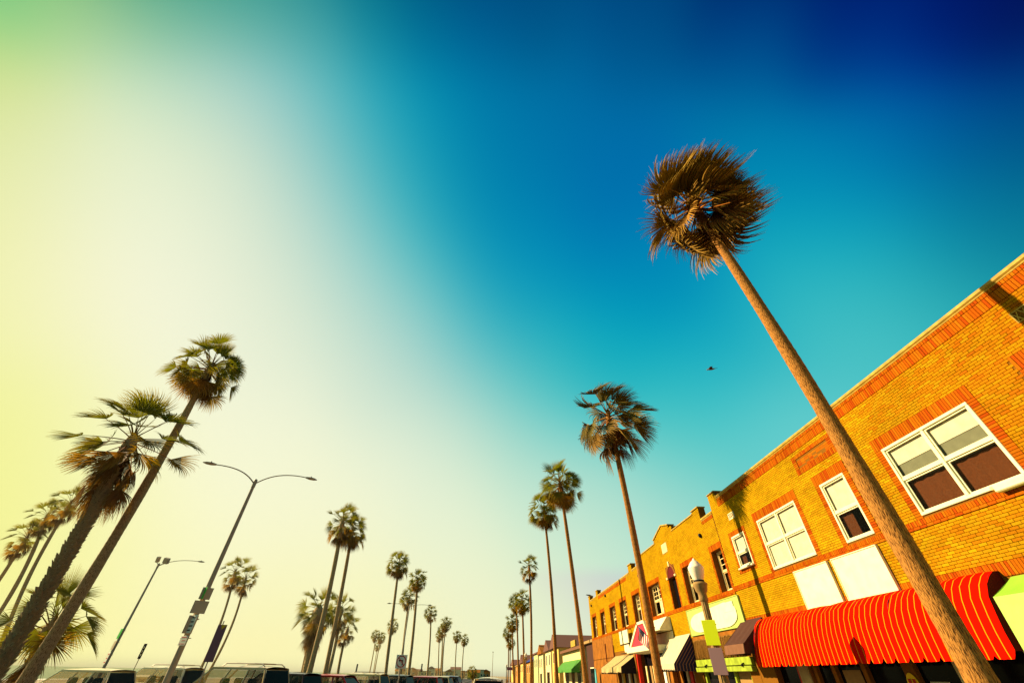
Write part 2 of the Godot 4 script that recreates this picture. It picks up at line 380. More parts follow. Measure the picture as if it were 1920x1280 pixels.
# ------------------------------------------------------------------ sky, sun, camera
# evening sky with lens vignette put into its top and corner colours: degrees to the right of straight ahead, degrees up, colour
const SKY := [
	[-79.1, 44.0, 70, 190, 130],
	[-78.2, 47.1, 130, 195, 110],
	[-77.1, 50.5, 100, 165, 110],
	[-75.6, 54.2, 60, 150, 115],
	[-73.7, 58.3, 45, 145, 120],
	[-71.0, 62.7, 35, 135, 125],
	[-66.2, 67.1, 20, 120, 130],
	[-59.6, 72.0, 0, 95, 120],
	[-47.9, 76.6, 0, 75, 115],
	[-25.1, 80.3, 0, 60, 110],
	[12.0, 81.4, 0, 55, 110],
	[60.0, 74.6, 0, 40, 100],
	[74.0, 65.2, 0, 20, 85],
	[79.8, 56.7, 0, 8, 80],
	[82.9, 49.4, 0, 5, 70],
	[84.0, 46.0, 5, 10, 65],
	[-77.7, 43.1, 110, 200, 120],
	[-76.6, 46.1, 165, 205, 130],
	[-75.3, 49.5, 150, 200, 145],
	[-73.6, 53.2, 110, 185, 150],
	[-71.4, 57.3, 90, 175, 150],
	[-68.3, 61.7, 85, 170, 155],
	[-63.3, 66.1, 70, 160, 160],
	[-56.1, 70.9, 10, 130, 150],
	[-43.8, 75.4, 0, 100, 140],
	[-21.7, 78.9, 0, 85, 140],
	[11.0, 79.8, 0, 80, 130],
	[56.2, 73.5, 0, 70, 125],
	[71.4, 64.3, 0, 45, 120],
	[77.9, 55.7, 0, 25, 115],
	[81.4, 48.5, 0, 20, 110],
	[82.7, 45.1, 5, 15, 85],
	[-76.1, 41.9, 185, 215, 120],
	[-74.8, 44.9, 205, 222, 155],
	[-73.3, 48.2, 175, 215, 175],
	[-71.4, 51.9, 165, 208, 180],
	[-68.8, 56.0, 160, 203, 188],
	[-65.3, 60.3, 125, 192, 188],
	[-59.9, 64.8, 90, 180, 182],
	[-52.0, 69.5, 30, 150, 172],
	[-39.3, 73.8, 0, 120, 165],
	[-18.5, 77.0, 0, 110, 160],
	[10.0, 77.8, 0, 108, 155],
	[52.0, 71.9, 0, 102, 155],
	[68.3, 62.9, 0, 88, 150],
	[75.6, 54.5, 0, 48, 138],
	[78.8, 49.0, 0, 42, 140],
	[81.1, 44.0, 0, 26, 98],
	[-74.0, 40.3, 205, 222, 130],
	[-72.6, 43.2, 214, 228, 170],
	[-70.8, 46.5, 190, 220, 185],
	[-68.5, 50.2, 178, 215, 188],
	[-65.6, 54.1, 165, 208, 195],
	[-61.6, 58.4, 145, 200, 196],
	[-55.9, 63.0, 95, 186, 188],
	[-47.5, 67.5, 35, 160, 180],
	[-34.7, 71.6, 0, 138, 172],
	[-15.4, 74.5, 0, 118, 165],
	[31.6, 73.3, 0, 108, 162],
	[64.7, 61.1, 0, 105, 162],
	[-71.5, 38.2, 215, 228, 140],
	[-69.8, 41.0, 224, 232, 185],
	[-67.7, 44.2, 222, 235, 195],
	[-65.1, 47.7, 208, 230, 198],
	[-61.7, 51.6, 195, 222, 202],
	[-57.2, 55.8, 168, 208, 200],
	[-51.0, 60.1, 120, 192, 192],
	[-42.3, 64.4, 50, 172, 188],
	[-29.7, 68.2, 0, 145, 178],
	[-12.3, 70.8, 0, 122, 170],
	[8.3, 71.3, 0, 110, 165],
	[42.5, 66.5, 0, 108, 168],
	[60.2, 58.3, 0, 125, 172],
	[69.3, 50.3, 0, 100, 165],
	[73.5, 45.1, 0, 65, 155],
	[76.6, 40.4, 0, 50, 110],
	[-68.0, 34.9, 226, 232, 150],
	[-66.0, 37.6, 230, 236, 195],
	[-63.5, 40.6, 232, 240, 205],
	[-60.5, 43.9, 230, 240, 205],
	[-56.6, 47.5, 222, 233, 205],
	[-51.6, 51.4, 200, 222, 205],
	[-44.9, 55.4, 150, 200, 195],
	[-36.0, 59.3, 70, 182, 190],
	[-24.2, 62.6, 15, 155, 180],
	[-9.3, 64.8, 0, 128, 172],
	[7.5, 65.3, 0, 118, 170],
	[30.5, 62.7, 0, 108, 170],
	[60.2, 50.0, 0, 140, 180],
	[66.3, 44.7, 0, 130, 178],
	[70.6, 40.0, 0, 100, 165],
	[73.0, 37.1, 0, 75, 120],
	[-64.6, 31.5, 234, 236, 155],
	[-62.3, 33.9, 240, 242, 205],
	[-59.6, 36.6, 240, 244, 212],
	[-56.2, 39.6, 238, 244, 212],
	[-52.0, 42.9, 230, 238, 212],
	[-46.6, 46.4, 212, 229, 208],
	[-39.8, 50.0, 180, 212, 202],
	[-31.1, 53.4, 115, 195, 195],
	[-20.2, 56.3, 30, 168, 186],
	[-7.2, 58.2, 0, 138, 178],
	[6.9, 58.5, 0, 128, 178],
	[26.7, 56.4, 0, 112, 175],
	[58.0, 43.5, 0, 160, 188],
	[63.9, 38.9, 0, 155, 185],
	[68.2, 34.9, 0, 125, 165],
	[69.6, 33.5, 5, 100, 130],
	[-61.4, 27.8, 238, 240, 160],
	[-58.9, 29.9, 246, 245, 205],
	[-55.9, 32.3, 247, 246, 216],
	[-52.2, 35.0, 244, 246, 216],
	[-47.8, 37.9, 238, 242, 215],
	[-42.3, 41.0, 222, 234, 210],
	[-35.5, 44.1, 198, 221, 206],
	[-27.1, 47.0, 150, 207, 202],
	[-17.1, 49.4, 90, 190, 192],
	[-5.7, 50.9, 15, 155, 185],
	[6.5, 51.3, 0, 145, 185],
	[23.9, 49.5, 0, 135, 182],
	[36.4, 46.4, 0, 135, 182],
	[51.4, 40.0, 35, 178, 190],
	[60.2, 34.5, 45, 182, 190],
	[64.8, 31.0, 20, 145, 155],
	[-58.3, 24.0, 240, 242, 165],
	[-55.6, 25.8, 248, 245, 205],
	[-52.4, 27.9, 248, 246, 218],
	[-48.6, 30.1, 246, 247, 218],
	[-44.0, 32.6, 240, 243, 217],
	[-38.5, 35.2, 230, 238, 212],
	[-31.8, 37.7, 212, 229, 208],
	[-23.9, 40.1, 178, 214, 204],
	[-14.7, 42.1, 145, 205, 200],
	[-4.5, 43.3, 60, 180, 192],
	[6.2, 43.6, 20, 165, 188],
	[21.6, 42.2, 0, 160, 188],
	[38.4, 38.1, 0, 155, 188],
	[47.8, 34.5, 70, 192, 195],
	[54.8, 31.0, 85, 200, 200],
	[-54.9, 20.4, 240, 243, 150],
	[-47.3, 24.2, 249, 248, 218],
	[-35.2, 29.2, 238, 243, 216],
	[-25.1, 32.2, 225, 236, 212],
	[-17.1, 33.9, 190, 218, 205],
	[-8.3, 35.2, 150, 205, 200],
	[1.2, 35.8, 95, 195, 196],
	[10.7, 35.7, 50, 185, 192],
	[19.8, 34.8, 20, 175, 190],
	[34.4, 32.0, 40, 185, 195],
	[-52.1, 16.4, 241, 243, 145],
	[-44.4, 19.4, 250, 249, 218],
	[-32.3, 23.2, 245, 247, 216],
	[-15.2, 26.8, 226, 238, 213],
	[-7.1, 27.7, 205, 228, 208],
	[1.4, 28.2, 165, 216, 203],
	[10.9, 28.1, 110, 205, 200],
	[25.3, 26.7, 70, 197, 197],
	[39.0, 23.9, 110, 208, 205],
	[-49.5, 12.5, 242, 243, 140],
	[-41.6, 14.7, 250, 250, 212],
	[-29.7, 17.5, 248, 248, 212],
	[-17.1, 19.6, 240, 245, 214],
	[-6.1, 20.7, 228, 240, 212],
	[5.6, 21.0, 195, 228, 206],
	[13.4, 20.9, 165, 218, 205],
	[23.6, 20.1, 150, 215, 203],
	[-46.8, 8.7, 243, 243, 135],
	[-37.1, 10.5, 251, 250, 208],
	[-21.8, 12.8, 248, 248, 208],
	[-5.3, 14.1, 237, 244, 210],
	[5.5, 14.4, 217, 238, 210],
	[12.6, 14.4, 202, 232, 208],
	[18.1, 14.2, 188, 228, 208],
	[-43.2, 4.4, 248, 246, 150],
	[-34.4, 5.3, 252, 250, 198],
	[-19.7, 6.4, 249, 248, 200],
	[-1.2, 7.3, 243, 244, 203],
	[10.6, 7.4, 228, 240, 205],
	[-39.8, 1.0, 250, 245, 160],
	[-23.4, 1.6, 250, 245, 172],
	[-12.7, 1.9, 248, 246, 186],
	[2.2, 2.2, 243, 243, 194],
	[174.0, 74.6, 0, 40, 100],
	[160.0, 65.2, 0, 20, 85],
	[154.2, 56.7, 0, 8, 80],
	[151.1, 49.4, 0, 5, 70],
	[150.0, 46.0, 5, 10, 65],
	[177.8, 73.5, 0, 70, 125],
	[162.6, 64.3, 0, 45, 120],
	[156.1, 55.7, 0, 25, 115],
	[152.6, 48.5, 0, 20, 110],
	[151.3, 45.1, 5, 15, 85],
	[-178.0, 71.9, 0, 102, 155],
	[165.7, 62.9, 0, 88, 150],
	[158.4, 54.5, 0, 48, 138],
	[155.2, 49.0, 0, 42, 140],
	[152.9, 44.0, 0, 26, 98],
	[-157.6, 73.3, 0, 108, 162],
	[169.3, 61.1, 0, 105, 162],
	[-168.5, 66.5, 0, 108, 168],
	[173.8, 58.3, 0, 125, 172],
	[164.7, 50.3, 0, 100, 165],
	[160.5, 45.1, 0, 65, 155],
	[157.4, 40.4, 0, 50, 110],
	[-156.5, 62.7, 0, 108, 170],
	[173.8, 50.0, 0, 140, 180],
	[167.7, 44.7, 0, 130, 178],
	[163.4, 40.0, 0, 100, 165],
	[161.0, 37.1, 0, 75, 120],
	[-152.7, 56.4, 0, 112, 175],
	[176.0, 43.5, 0, 160, 188],
	[170.1, 38.9, 0, 155, 185],
	[165.8, 34.9, 0, 125, 165],
	[164.4, 33.5, 5, 100, 130],
	[-149.9, 49.5, 0, 135, 182],
	[-162.4, 46.4, 0, 135, 182],
	[-177.4, 40.0, 35, 178, 190],
	[173.8, 34.5, 45, 182, 190],
	[169.2, 31.0, 20, 145, 155],
	[-147.6, 42.2, 0, 160, 188],
	[-164.4, 38.1, 0, 155, 188],
	[-173.8, 34.5, 70, 192, 195],
	[179.2, 31.0, 85, 200, 200],
	[-145.8, 34.8, 20, 175, 190],
	[-160.4, 32.0, 40, 185, 195],
	[-151.3, 26.7, 70, 197, 197],
	[-165.0, 23.9, 110, 208, 205],
	[-139.4, 20.9, 165, 218, 205],
	[-149.6, 20.1, 150, 215, 203],
	[-138.6, 14.4, 202, 232, 208],
	[-144.1, 14.2, 188, 228, 208],
]

func sky_color(d: Vector3, dirs: PackedVector3Array, cols: PackedVector3Array, wide: PackedFloat32Array) -> Vector3:
	var s := Vector3.ZERO
	var w := 0.0
	for k in dirs.size():
		var th := acos(clampf(d.dot(dirs[k]), -1, 1))
		var q := exp(-th * th / (2.0 * wide[k] * wide[k])) * pow(0.08 / wide[k], 0.5) + 0.0006 * exp(-th * th / (2.0 * 0.42 * 0.42)) + 1e-5 * exp(-th)
		s += cols[k] * q
		w += q
	return s / w

func make_sky() -> PanoramaSkyMaterial:
	var dirs := PackedVector3Array()
	var cols := PackedVector3Array()
	for r in SKY:
		var a := deg_to_rad(r[0])
		var e := deg_to_rad(r[1])
		dirs.append(Vector3(sin(a) * cos(e), sin(e), cos(a) * cos(e)))
		cols.append(Vector3(r[2], r[3], r[4]) / 255.0)
	var wide := PackedFloat32Array()              # how far each entry reaches: about the distance to its nearest neighbours
	for k in dirs.size():
		var near := []
		for q in dirs.size():
			if q != k: near.append(acos(clampf(dirs[k].dot(dirs[q]), -1, 1)))
		near.sort()
		wide.append(clampf(0.85 * (near[0] + near[1] + near[2] + near[3]) / 4.0, 0.04, 0.095))
	var w := 320
	var h := 160
	var im := Image.create(w, h, false, Image.FORMAT_RGBF)
	for y in h:
		var el := PI * (0.5 - (y + 0.5) / h)
		for x in w:
			var a := (x + 0.5) / w * TAU
			var e := maxf(el, 0.0)
			var c := sky_color(Vector3(sin(a) * cos(e), sin(e), cos(a) * cos(e)), dirs, cols, wide)
			var q := Color(c.x, c.y, c.z).srgb_to_linear() * (1.0 / EXPO)
			if el < 0.0: q = Color(0.16, 0.13, 0.09)
			im.set_pixel(x, y, q)
	var m := PanoramaSkyMaterial.new()
	m.panorama = ImageTexture.create_from_image(im)
	return m

func camera_and_light() -> void:
	cam = Camera3D.new()
	cam.name = "camera"
	cam.fov = 2.0 * rad_to_deg(atan(640.0 / 735.0))
	cam.near = 0.05; cam.far = 6000.0
	cam.position = Vector3(0, 1.65, 0)
	cam.basis = Basis(Vector3.UP, deg_to_rad(-2.0)) * Basis(Vector3.RIGHT, deg_to_rad(40.5)) * Basis(Vector3.BACK, deg_to_rad(1.3))
	add_child(cam)
	var env := Environment.new()
	env.background_mode = Environment.BG_SKY
	env.sky = Sky.new()
	env.sky.sky_material = make_sky()
	env.tonemap_mode = Environment.TONE_MAPPER_LINEAR
	env.tonemap_exposure = EXPO
	env.volumetric_fog_enabled = true; env.volumetric_fog_density = 0.0
	env.sdfgi_enabled = true; env.ssao_enabled = true; env.ssil_enabled = true
	var we := WorldEnvironment.new()
	we.name = "world_environment"; we.environment = env
	add_child(we)
	var sun := DirectionalLight3D.new()
	sun.name = "sun"
	sun.light_energy = 1.6; sun.light_color = Color(1.0, 0.90, 0.74); sun.light_angular_distance = 0.5; sun.shadow_enabled = true
	var az := deg_to_rad(SUN_AZ); var el := deg_to_rad(SUN_EL)
	sun.basis = Basis.looking_at(-V(sin(az) * cos(el), sin(el), cos(az) * cos(el)))
	add_child(sun)

func in_view(p: Vector3) -> bool:
	var q := cam.transform.affine_inverse() * p
	if q.z > -0.1: return false
	return absf(q.x / -q.z) < 1.32 and absf(q.y / -q.z) < 0.885

# ------------------------------------------------------------------ brickwork
const PITCH := 0.06
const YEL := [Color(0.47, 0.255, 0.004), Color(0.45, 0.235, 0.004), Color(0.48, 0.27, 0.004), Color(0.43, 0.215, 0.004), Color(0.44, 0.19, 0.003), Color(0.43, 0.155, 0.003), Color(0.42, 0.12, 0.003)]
const RED := [Color(0.42, 0.105, 0.003), Color(0.41, 0.080, 0.003), Color(0.44, 0.125, 0.004), Color(0.36, 0.055, 0.003), Color(0.42, 0.098, 0.003)]
var unit_brick: ArrayMesh

func snap(y: float) -> float:
	return 3.53 + roundf((y - 3.53) / PITCH) * PITCH

func wall_sheet(m: MB, x: float, a0: float, a1: float, y0: float, y1: float, holes: Array, depth: float) -> Array:
	var as_ := [a0, a1]
	var ys := [y0, y1]
	for h in holes:
		for q in [h[0], h[1]]:
			if q > a0 and q < a1: as_.append(q)
		for q in [h[2], h[3]]:
			if q > y0 and q < y1: ys.append(q)
	as_.sort(); ys.sort()
	for p in as_.size() - 1:
		for q in ys.size() - 1:
			if as_[p + 1] - as_[p] < 1e-4 or ys[q + 1] - ys[q] < 1e-4: continue
			var ca: float = (as_[p] + as_[p + 1]) / 2; var cy: float = (ys[q] + ys[q + 1]) / 2
			var open := false
			for h in holes:
				if ca > h[0] and ca < h[1] and cy > h[2] and cy < h[3]: open = true
			if open: continue
			m.quad(V(x, ys[q], as_[p + 1]), V(x, ys[q], as_[p]), V(x, ys[q + 1], as_[p]), V(x, ys[q + 1], as_[p + 1]))
			m.quad(V(x + depth, ys[q], as_[p]), V(x + depth, ys[q], as_[p + 1]), V(x + depth, ys[q + 1], as_[p + 1]), V(x + depth, ys[q + 1], as_[p]))
	var out := []
	for h in holes:
		var rev := MB.new()
		out.append(rev)
		var e := x + depth
		rev.quad(V(x, h[2], h[1]), V(x, h[3], h[1]), V(e, h[3], h[1]), V(e, h[2], h[1]))
		rev.quad(V(x, h[2], h[0]), V(e, h[2], h[0]), V(e, h[3], h[0]), V(x, h[3], h[0]))
		rev.quad(V(x, h[3], h[0]), V(e, h[3], h[0]), V(e, h[3], h[1]), V(x, h[3], h[1]))
		rev.quad(V(x, h[2], h[0]), V(x, h[2], h[1]), V(e, h[2], h[1]), V(e, h[2], h[0]))
	return out

func lay(list: Array, a0: float, a1: float, y0: float, y1: float, blocks: Array, top: Callable) -> void:
	var rows := int(roundf((y1 - y0) / PITCH))
	for k in rows:
		var y := y0 + k * PITCH
		var cuts := []
		for b in blocks:
			if b[2] < y + PITCH - 0.02 and b[3] > y + 0.02: cuts.append([b[0], b[1]])
		cuts.sort_custom(func(p, q): return p[0] < q[0])
		var free := []
		var s := a0
		for c in cuts:
			if c[0] > s: free.append([s, minf(c[0], a1)])
			s = maxf(s, c[1])
		if s < a1: free.append([s, a1])
		for f in free:
			var g := floorf(f[0] / 0.18) * 0.18 + (0.09 if k % 2 else 0.0) - 0.18
			while g < f[1]:
				var p := maxf(g, f[0]); var q := minf(g + 0.18, f[1])
				g += 0.18
				if q - p < 0.05 or y + PITCH > top.call((p + q) / 2) + 0.01: continue
				var near := clampf((15.0 - p) / 11.0, 0.0, 1.0)          # lens vignette put into brick colour: yellower far along, more orange towards the near end
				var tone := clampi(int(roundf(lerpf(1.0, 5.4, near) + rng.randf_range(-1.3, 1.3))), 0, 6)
				list.append([(p + q) / 2, y + PITCH / 2, q - p - 0.007, PITCH - 0.007, rng.randf_range(-0.002, 0.003), tone])

func soldiers(list: Array, a0: float, a1: float, y0: float, y1: float, proud := 0.004) -> void:      # upright bricks side by side
	var n := maxi(1, int(roundf((a1 - a0) / 0.064)))
	var w := (a1 - a0) / n
	for k in n:
		list.append([a0 + (k + 0.5) * w, (y0 + y1) / 2, w - 0.008, y1 - y0 - 0.007, proud + rng.randf_range(-0.002, 0.004), rng.randi() % RED.size()])

func stack(list: Array, a0: float, a1: float, y0: float, y1: float, proud := 0.003) -> void:         # flat bricks one above the other
	var n := maxi(1, int(roundf((y1 - y0) / PITCH)))
	var h := (y1 - y0) / n
	for k in n:
		list.append([(a0 + a1) / 2, y0 + (k + 0.5) * h, a1 - a0 - 0.006, h - 0.007, proud + rng.randf_range(-0.002, 0.003), rng.randi() % RED.size()])

func stretchers(list: Array, a0: float, a1: float, y0: float, y1: float, proud := 0.02) -> void:
	var n := maxi(1, int(roundf((a1 - a0) / 0.18)))
	var w := (a1 - a0) / n
	for k in n:
		list.append([a0 + (k + 0.5) * w, (y0 + y1) / 2, w - 0.008, y1 - y0 - 0.008, proud + rng.randf_range(-0.002, 0.003), rng.randi() % RED.size()])

func commit_bricks(parent: Node3D, list: Array, called: String, field: String, pal: Array, pre: String, limit: int) -> void:
	var eye := cam.position
	var grime := noise(0.9, FastNoiseLite.TYPE_SIMPLEX_SMOOTH, 4, 55)
	var dirt := func(b: Array) -> float:          # weathering that varies across the wall, brick by brick
		var q := grime.get_noise_2d(b[0] * 0.55, b[1] * 1.3) * 0.9 + grime.get_noise_2d(b[0] * 3.1 + 40.0, b[1] * 0.5) * 0.35
		return q + fmod(absf(sin(b[0] * 91.7 + b[1] * 47.3)) * 437.5, 1.0) * 0.5 - 0.25
	var seen := []
	var rest := []
	for b in list:
		var p := V(WALL, b[1], b[0])
		if limit > 0 and in_view(p): seen.append([p.distance_to(eye), b])
		else: rest.append(b)
	seen.sort_custom(func(p, q): return p[0] < q[0])
	for k in seen.size():
		if k < limit:
			var b = seen[k][1]
			shared(parent, called, unit_brick, Transform3D(Basis.from_scale(Vector3(1, b[3] / 0.053, b[2] / 0.173)), V(WALL + 0.01 - b[4], b[1], b[0])), M["%s_%d_%d" % [pre, b[5], clampi(int(floorf(2.0 + dirt.call(b) * 3.2)), 0, 3)]])
		else: rest.append(seen[k][1])
	if rest.is_empty(): return
	var mm := MultiMesh.new()
	mm.transform_format = MultiMesh.TRANSFORM_3D
	mm.use_colors = true
	mm.mesh = unit_brick
	mm.instance_count = rest.size()
	for k in rest.size():
		var b = rest[k]
		mm.set_instance_transform(k, Transform3D(Basis.from_scale(Vector3(1, b[3] / 0.053, b[2] / 0.173)), V(WALL + 0.01 - b[4], b[1], b[0])))
		var q: Color = pal[b[5]]
		var f: float = rng.randf_range(0.95, 1.05) * [0.82, 0.92, 1.0, 1.04][clampi(int(floorf(2.0 + dirt.call(b) * 3.2)), 0, 3)]
		mm.set_instance_color(k, Color(q.r * f, q.g * f, q.b * f))
	var o := MultiMeshInstance3D.new()
	o.name = field; o.multimesh = mm
	o.set_meta("kind", "stuff")
	parent.add_child(o, true)

# a window: frame, sashes, panes, blind, sill. x is the outer face of the frame
func window(parent: Node3D, a0: float, a1: float, y0: float, y1: float, x: float, o := {}) -> void:
	var w := sub(parent, "window")
	var fm: Material = M[o.get("paint", "white_paint")]
	var fw: float = o.get("fw", 0.065)
	var f := MB.new()
	f.bbox(V(x + 0.04, y0 + fw / 2, (a0 + a1) / 2), Vector3(0.08, fw, a1 - a0), 0.008)
	f.bbox(V(x + 0.04, y1 - fw / 2, (a0 + a1) / 2), Vector3(0.08, fw, a1 - a0), 0.008)
	for a in [a0 + fw / 2, a1 - fw / 2]: f.bbox(V(x + 0.042, (y0 + y1) / 2, a), Vector3(0.076, y1 - y0 - 2 * fw, fw), 0.008)
	put(w, "frame", f, fm)
	var ia0 := a0 + fw; var ia1 := a1 - fw; var iy0 := y0 + fw; var iy1 := y1 - fw
	var cols: int = o.get("cols", 1)
	var rail: float = o.get("rail", (y0 + y1) / 2)
	var edges := [ia0]
	for k in range(1, cols):
		var a := lerpf(ia0, ia1, float(k) / cols)
		boxpart(w, "mullion", fm, V(x + 0.045, (iy0 + iy1) / 2, a), Vector3(0.07, iy1 - iy0, 0.075), 0.008)
		edges.append(a - 0.0375); edges.append(a + 0.0375)
	edges.append(ia1)
	for k in cols:
		var p: float = edges[2 * k]; var q: float = edges[2 * k + 1]
		boxpart(w, "sash_rail", fm, V(x + 0.05, rail, (p + q) / 2), Vector3(0.055, 0.06, q - p), 0.006)
		for half in 2:
			var b: float = iy0 if half == 0 else rail + 0.03
			var t: float = rail - 0.03 if half == 0 else iy1
			var dx := 0.066 if half == 0 else 0.05
			var s := MB.new()                                   # sash surround
			for yy in [b + 0.018, t - 0.018]: s.bbox(V(x + dx, yy, (p + q) / 2), Vector3(0.03, 0.036, q - p), 0.004)
			for aa in [p + 0.018, q - 0.018]: s.bbox(V(x + dx + 0.001, (b + t) / 2, aa), Vector3(0.028, t - b - 0.072, 0.036), 0.004)
			put(w, "sash", s, fm)
			var g := MB.new()
			g.quad(V(x + dx + 0.01, b + 0.03, q - 0.03), V(x + dx + 0.01, b + 0.03, p + 0.03), V(x + dx + 0.01, t - 0.03, p + 0.03), V(x + dx + 0.01, t - 0.03, q - 0.03))
			put(w, "pane", g, M["pane"])
			if half == 1 and o.has("lites"):
				var bars := MB.new()
				for r in range(1, o.lites[1]): bars.box(V(x + dx - 0.004, lerpf(b, t, float(r) / o.lites[1]), (p + q) / 2), Vector3(0.022, 0.026, q - p - 0.07))
				for r in range(1, o.lites[0]): bars.box(V(x + dx - 0.006, (b + t) / 2, lerpf(p, q, float(r) / o.lites[0])), Vector3(0.02, t - b - 0.07, 0.026))
				put(w, "glazing_bar", bars, fm)
	if o.has("blind"):
		var bl := MB.new()
		bl.quad(V(x + 0.10, o.blind, ia1), V(x + 0.10, o.blind, ia0), V(x + 0.10, iy1, ia0), V(x + 0.10, iy1, ia1))
		put(w, "blind", bl, M["blind"])
	if o.has("shade"):
		var bl := MB.new()
		bl.quad(V(x + 0.112, o.shade, ia1), V(x + 0.112, o.shade, ia0), V(x + 0.112, iy1, ia0), V(x + 0.112, iy1, ia1))
		put(w, "shade", bl, M["blind_grey"])
	if o.has("curtain"):
		var cu := MB.new()
		var rows := [[], []]
		var n := 28
		for k in n + 1:
			var a := lerpf(ia1, lerpf(ia1, ia0, o.get("drawn", 1.0)), float(k) / n)
			var dx := 0.15 + 0.012 * sin(k * 1.9)
			rows[0].append(V(x + dx, iy0, a)); rows[1].append(V(x + dx, o.curtain, a))
		cu.strip(rows, false)
		put(w, "curtain", cu, M["curtain"])
	if o.has("sill"):
		boxpart(w, "sill", fm, V(x - 0.02, y0 - 0.03, (a0 + a1) / 2), Vector3(0.14, 0.055, a1 - a0 + 0.06), 0.01)

func shell(parent: Node3D, x0: float, x1: float, a0: float, a1: float, h: float, m: Material) -> void:     # roof, back and end walls behind a facade
	var b := MB.new()
	b.box(V((x0 + x1) / 2 + 0.15, h - 0.15, (a0 + a1) / 2), Vector3(x1 - x0 - 0.3, 0.3, a1 - a0 - 0.02))
	put(parent, "roof", b, M["concrete"])
	for q in [[x1 - 0.15, (a0 + a1) / 2, 0.3, a1 - a0 - 0.6], [(x0 + x1) / 2 + 0.15, a0 + 0.15, x1 - x0 - 0.3, 0.29], [(x0 + x1) / 2 + 0.15, a1 - 0.15, x1 - x0 - 0.3, 0.29]]:
		boxpart(parent, "wall", m, V(q[0], (h - 0.3) / 2, q[1]), Vector3(q[2], h - 0.3, q[3]), 0.005)
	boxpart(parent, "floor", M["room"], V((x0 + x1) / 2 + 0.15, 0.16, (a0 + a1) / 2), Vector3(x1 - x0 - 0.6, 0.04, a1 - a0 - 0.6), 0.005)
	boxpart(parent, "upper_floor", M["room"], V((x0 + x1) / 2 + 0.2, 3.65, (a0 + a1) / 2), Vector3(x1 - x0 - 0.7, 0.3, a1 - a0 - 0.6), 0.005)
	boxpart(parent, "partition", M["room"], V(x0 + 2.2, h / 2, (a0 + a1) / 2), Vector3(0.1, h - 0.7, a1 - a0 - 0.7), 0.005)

func cap(m: MB, a0: float, a1: float, y: float, x0 := 9.90, x1 := 10.42) -> void:        # moulded coping
	m.bbox(V((x0 + x1) / 2 + 0.03, y - 0.055, (a0 + a1) / 2), Vector3(x1 - x0 - 0.06, 0.11, a1 - a0), 0.03)
	m.bbox(V((x0 + x1) / 2 + 0.045, y - 0.128, (a0 + a1) / 2), Vector3(x1 - x0 - 0.07, 0.035, a1 - a0), 0.012)

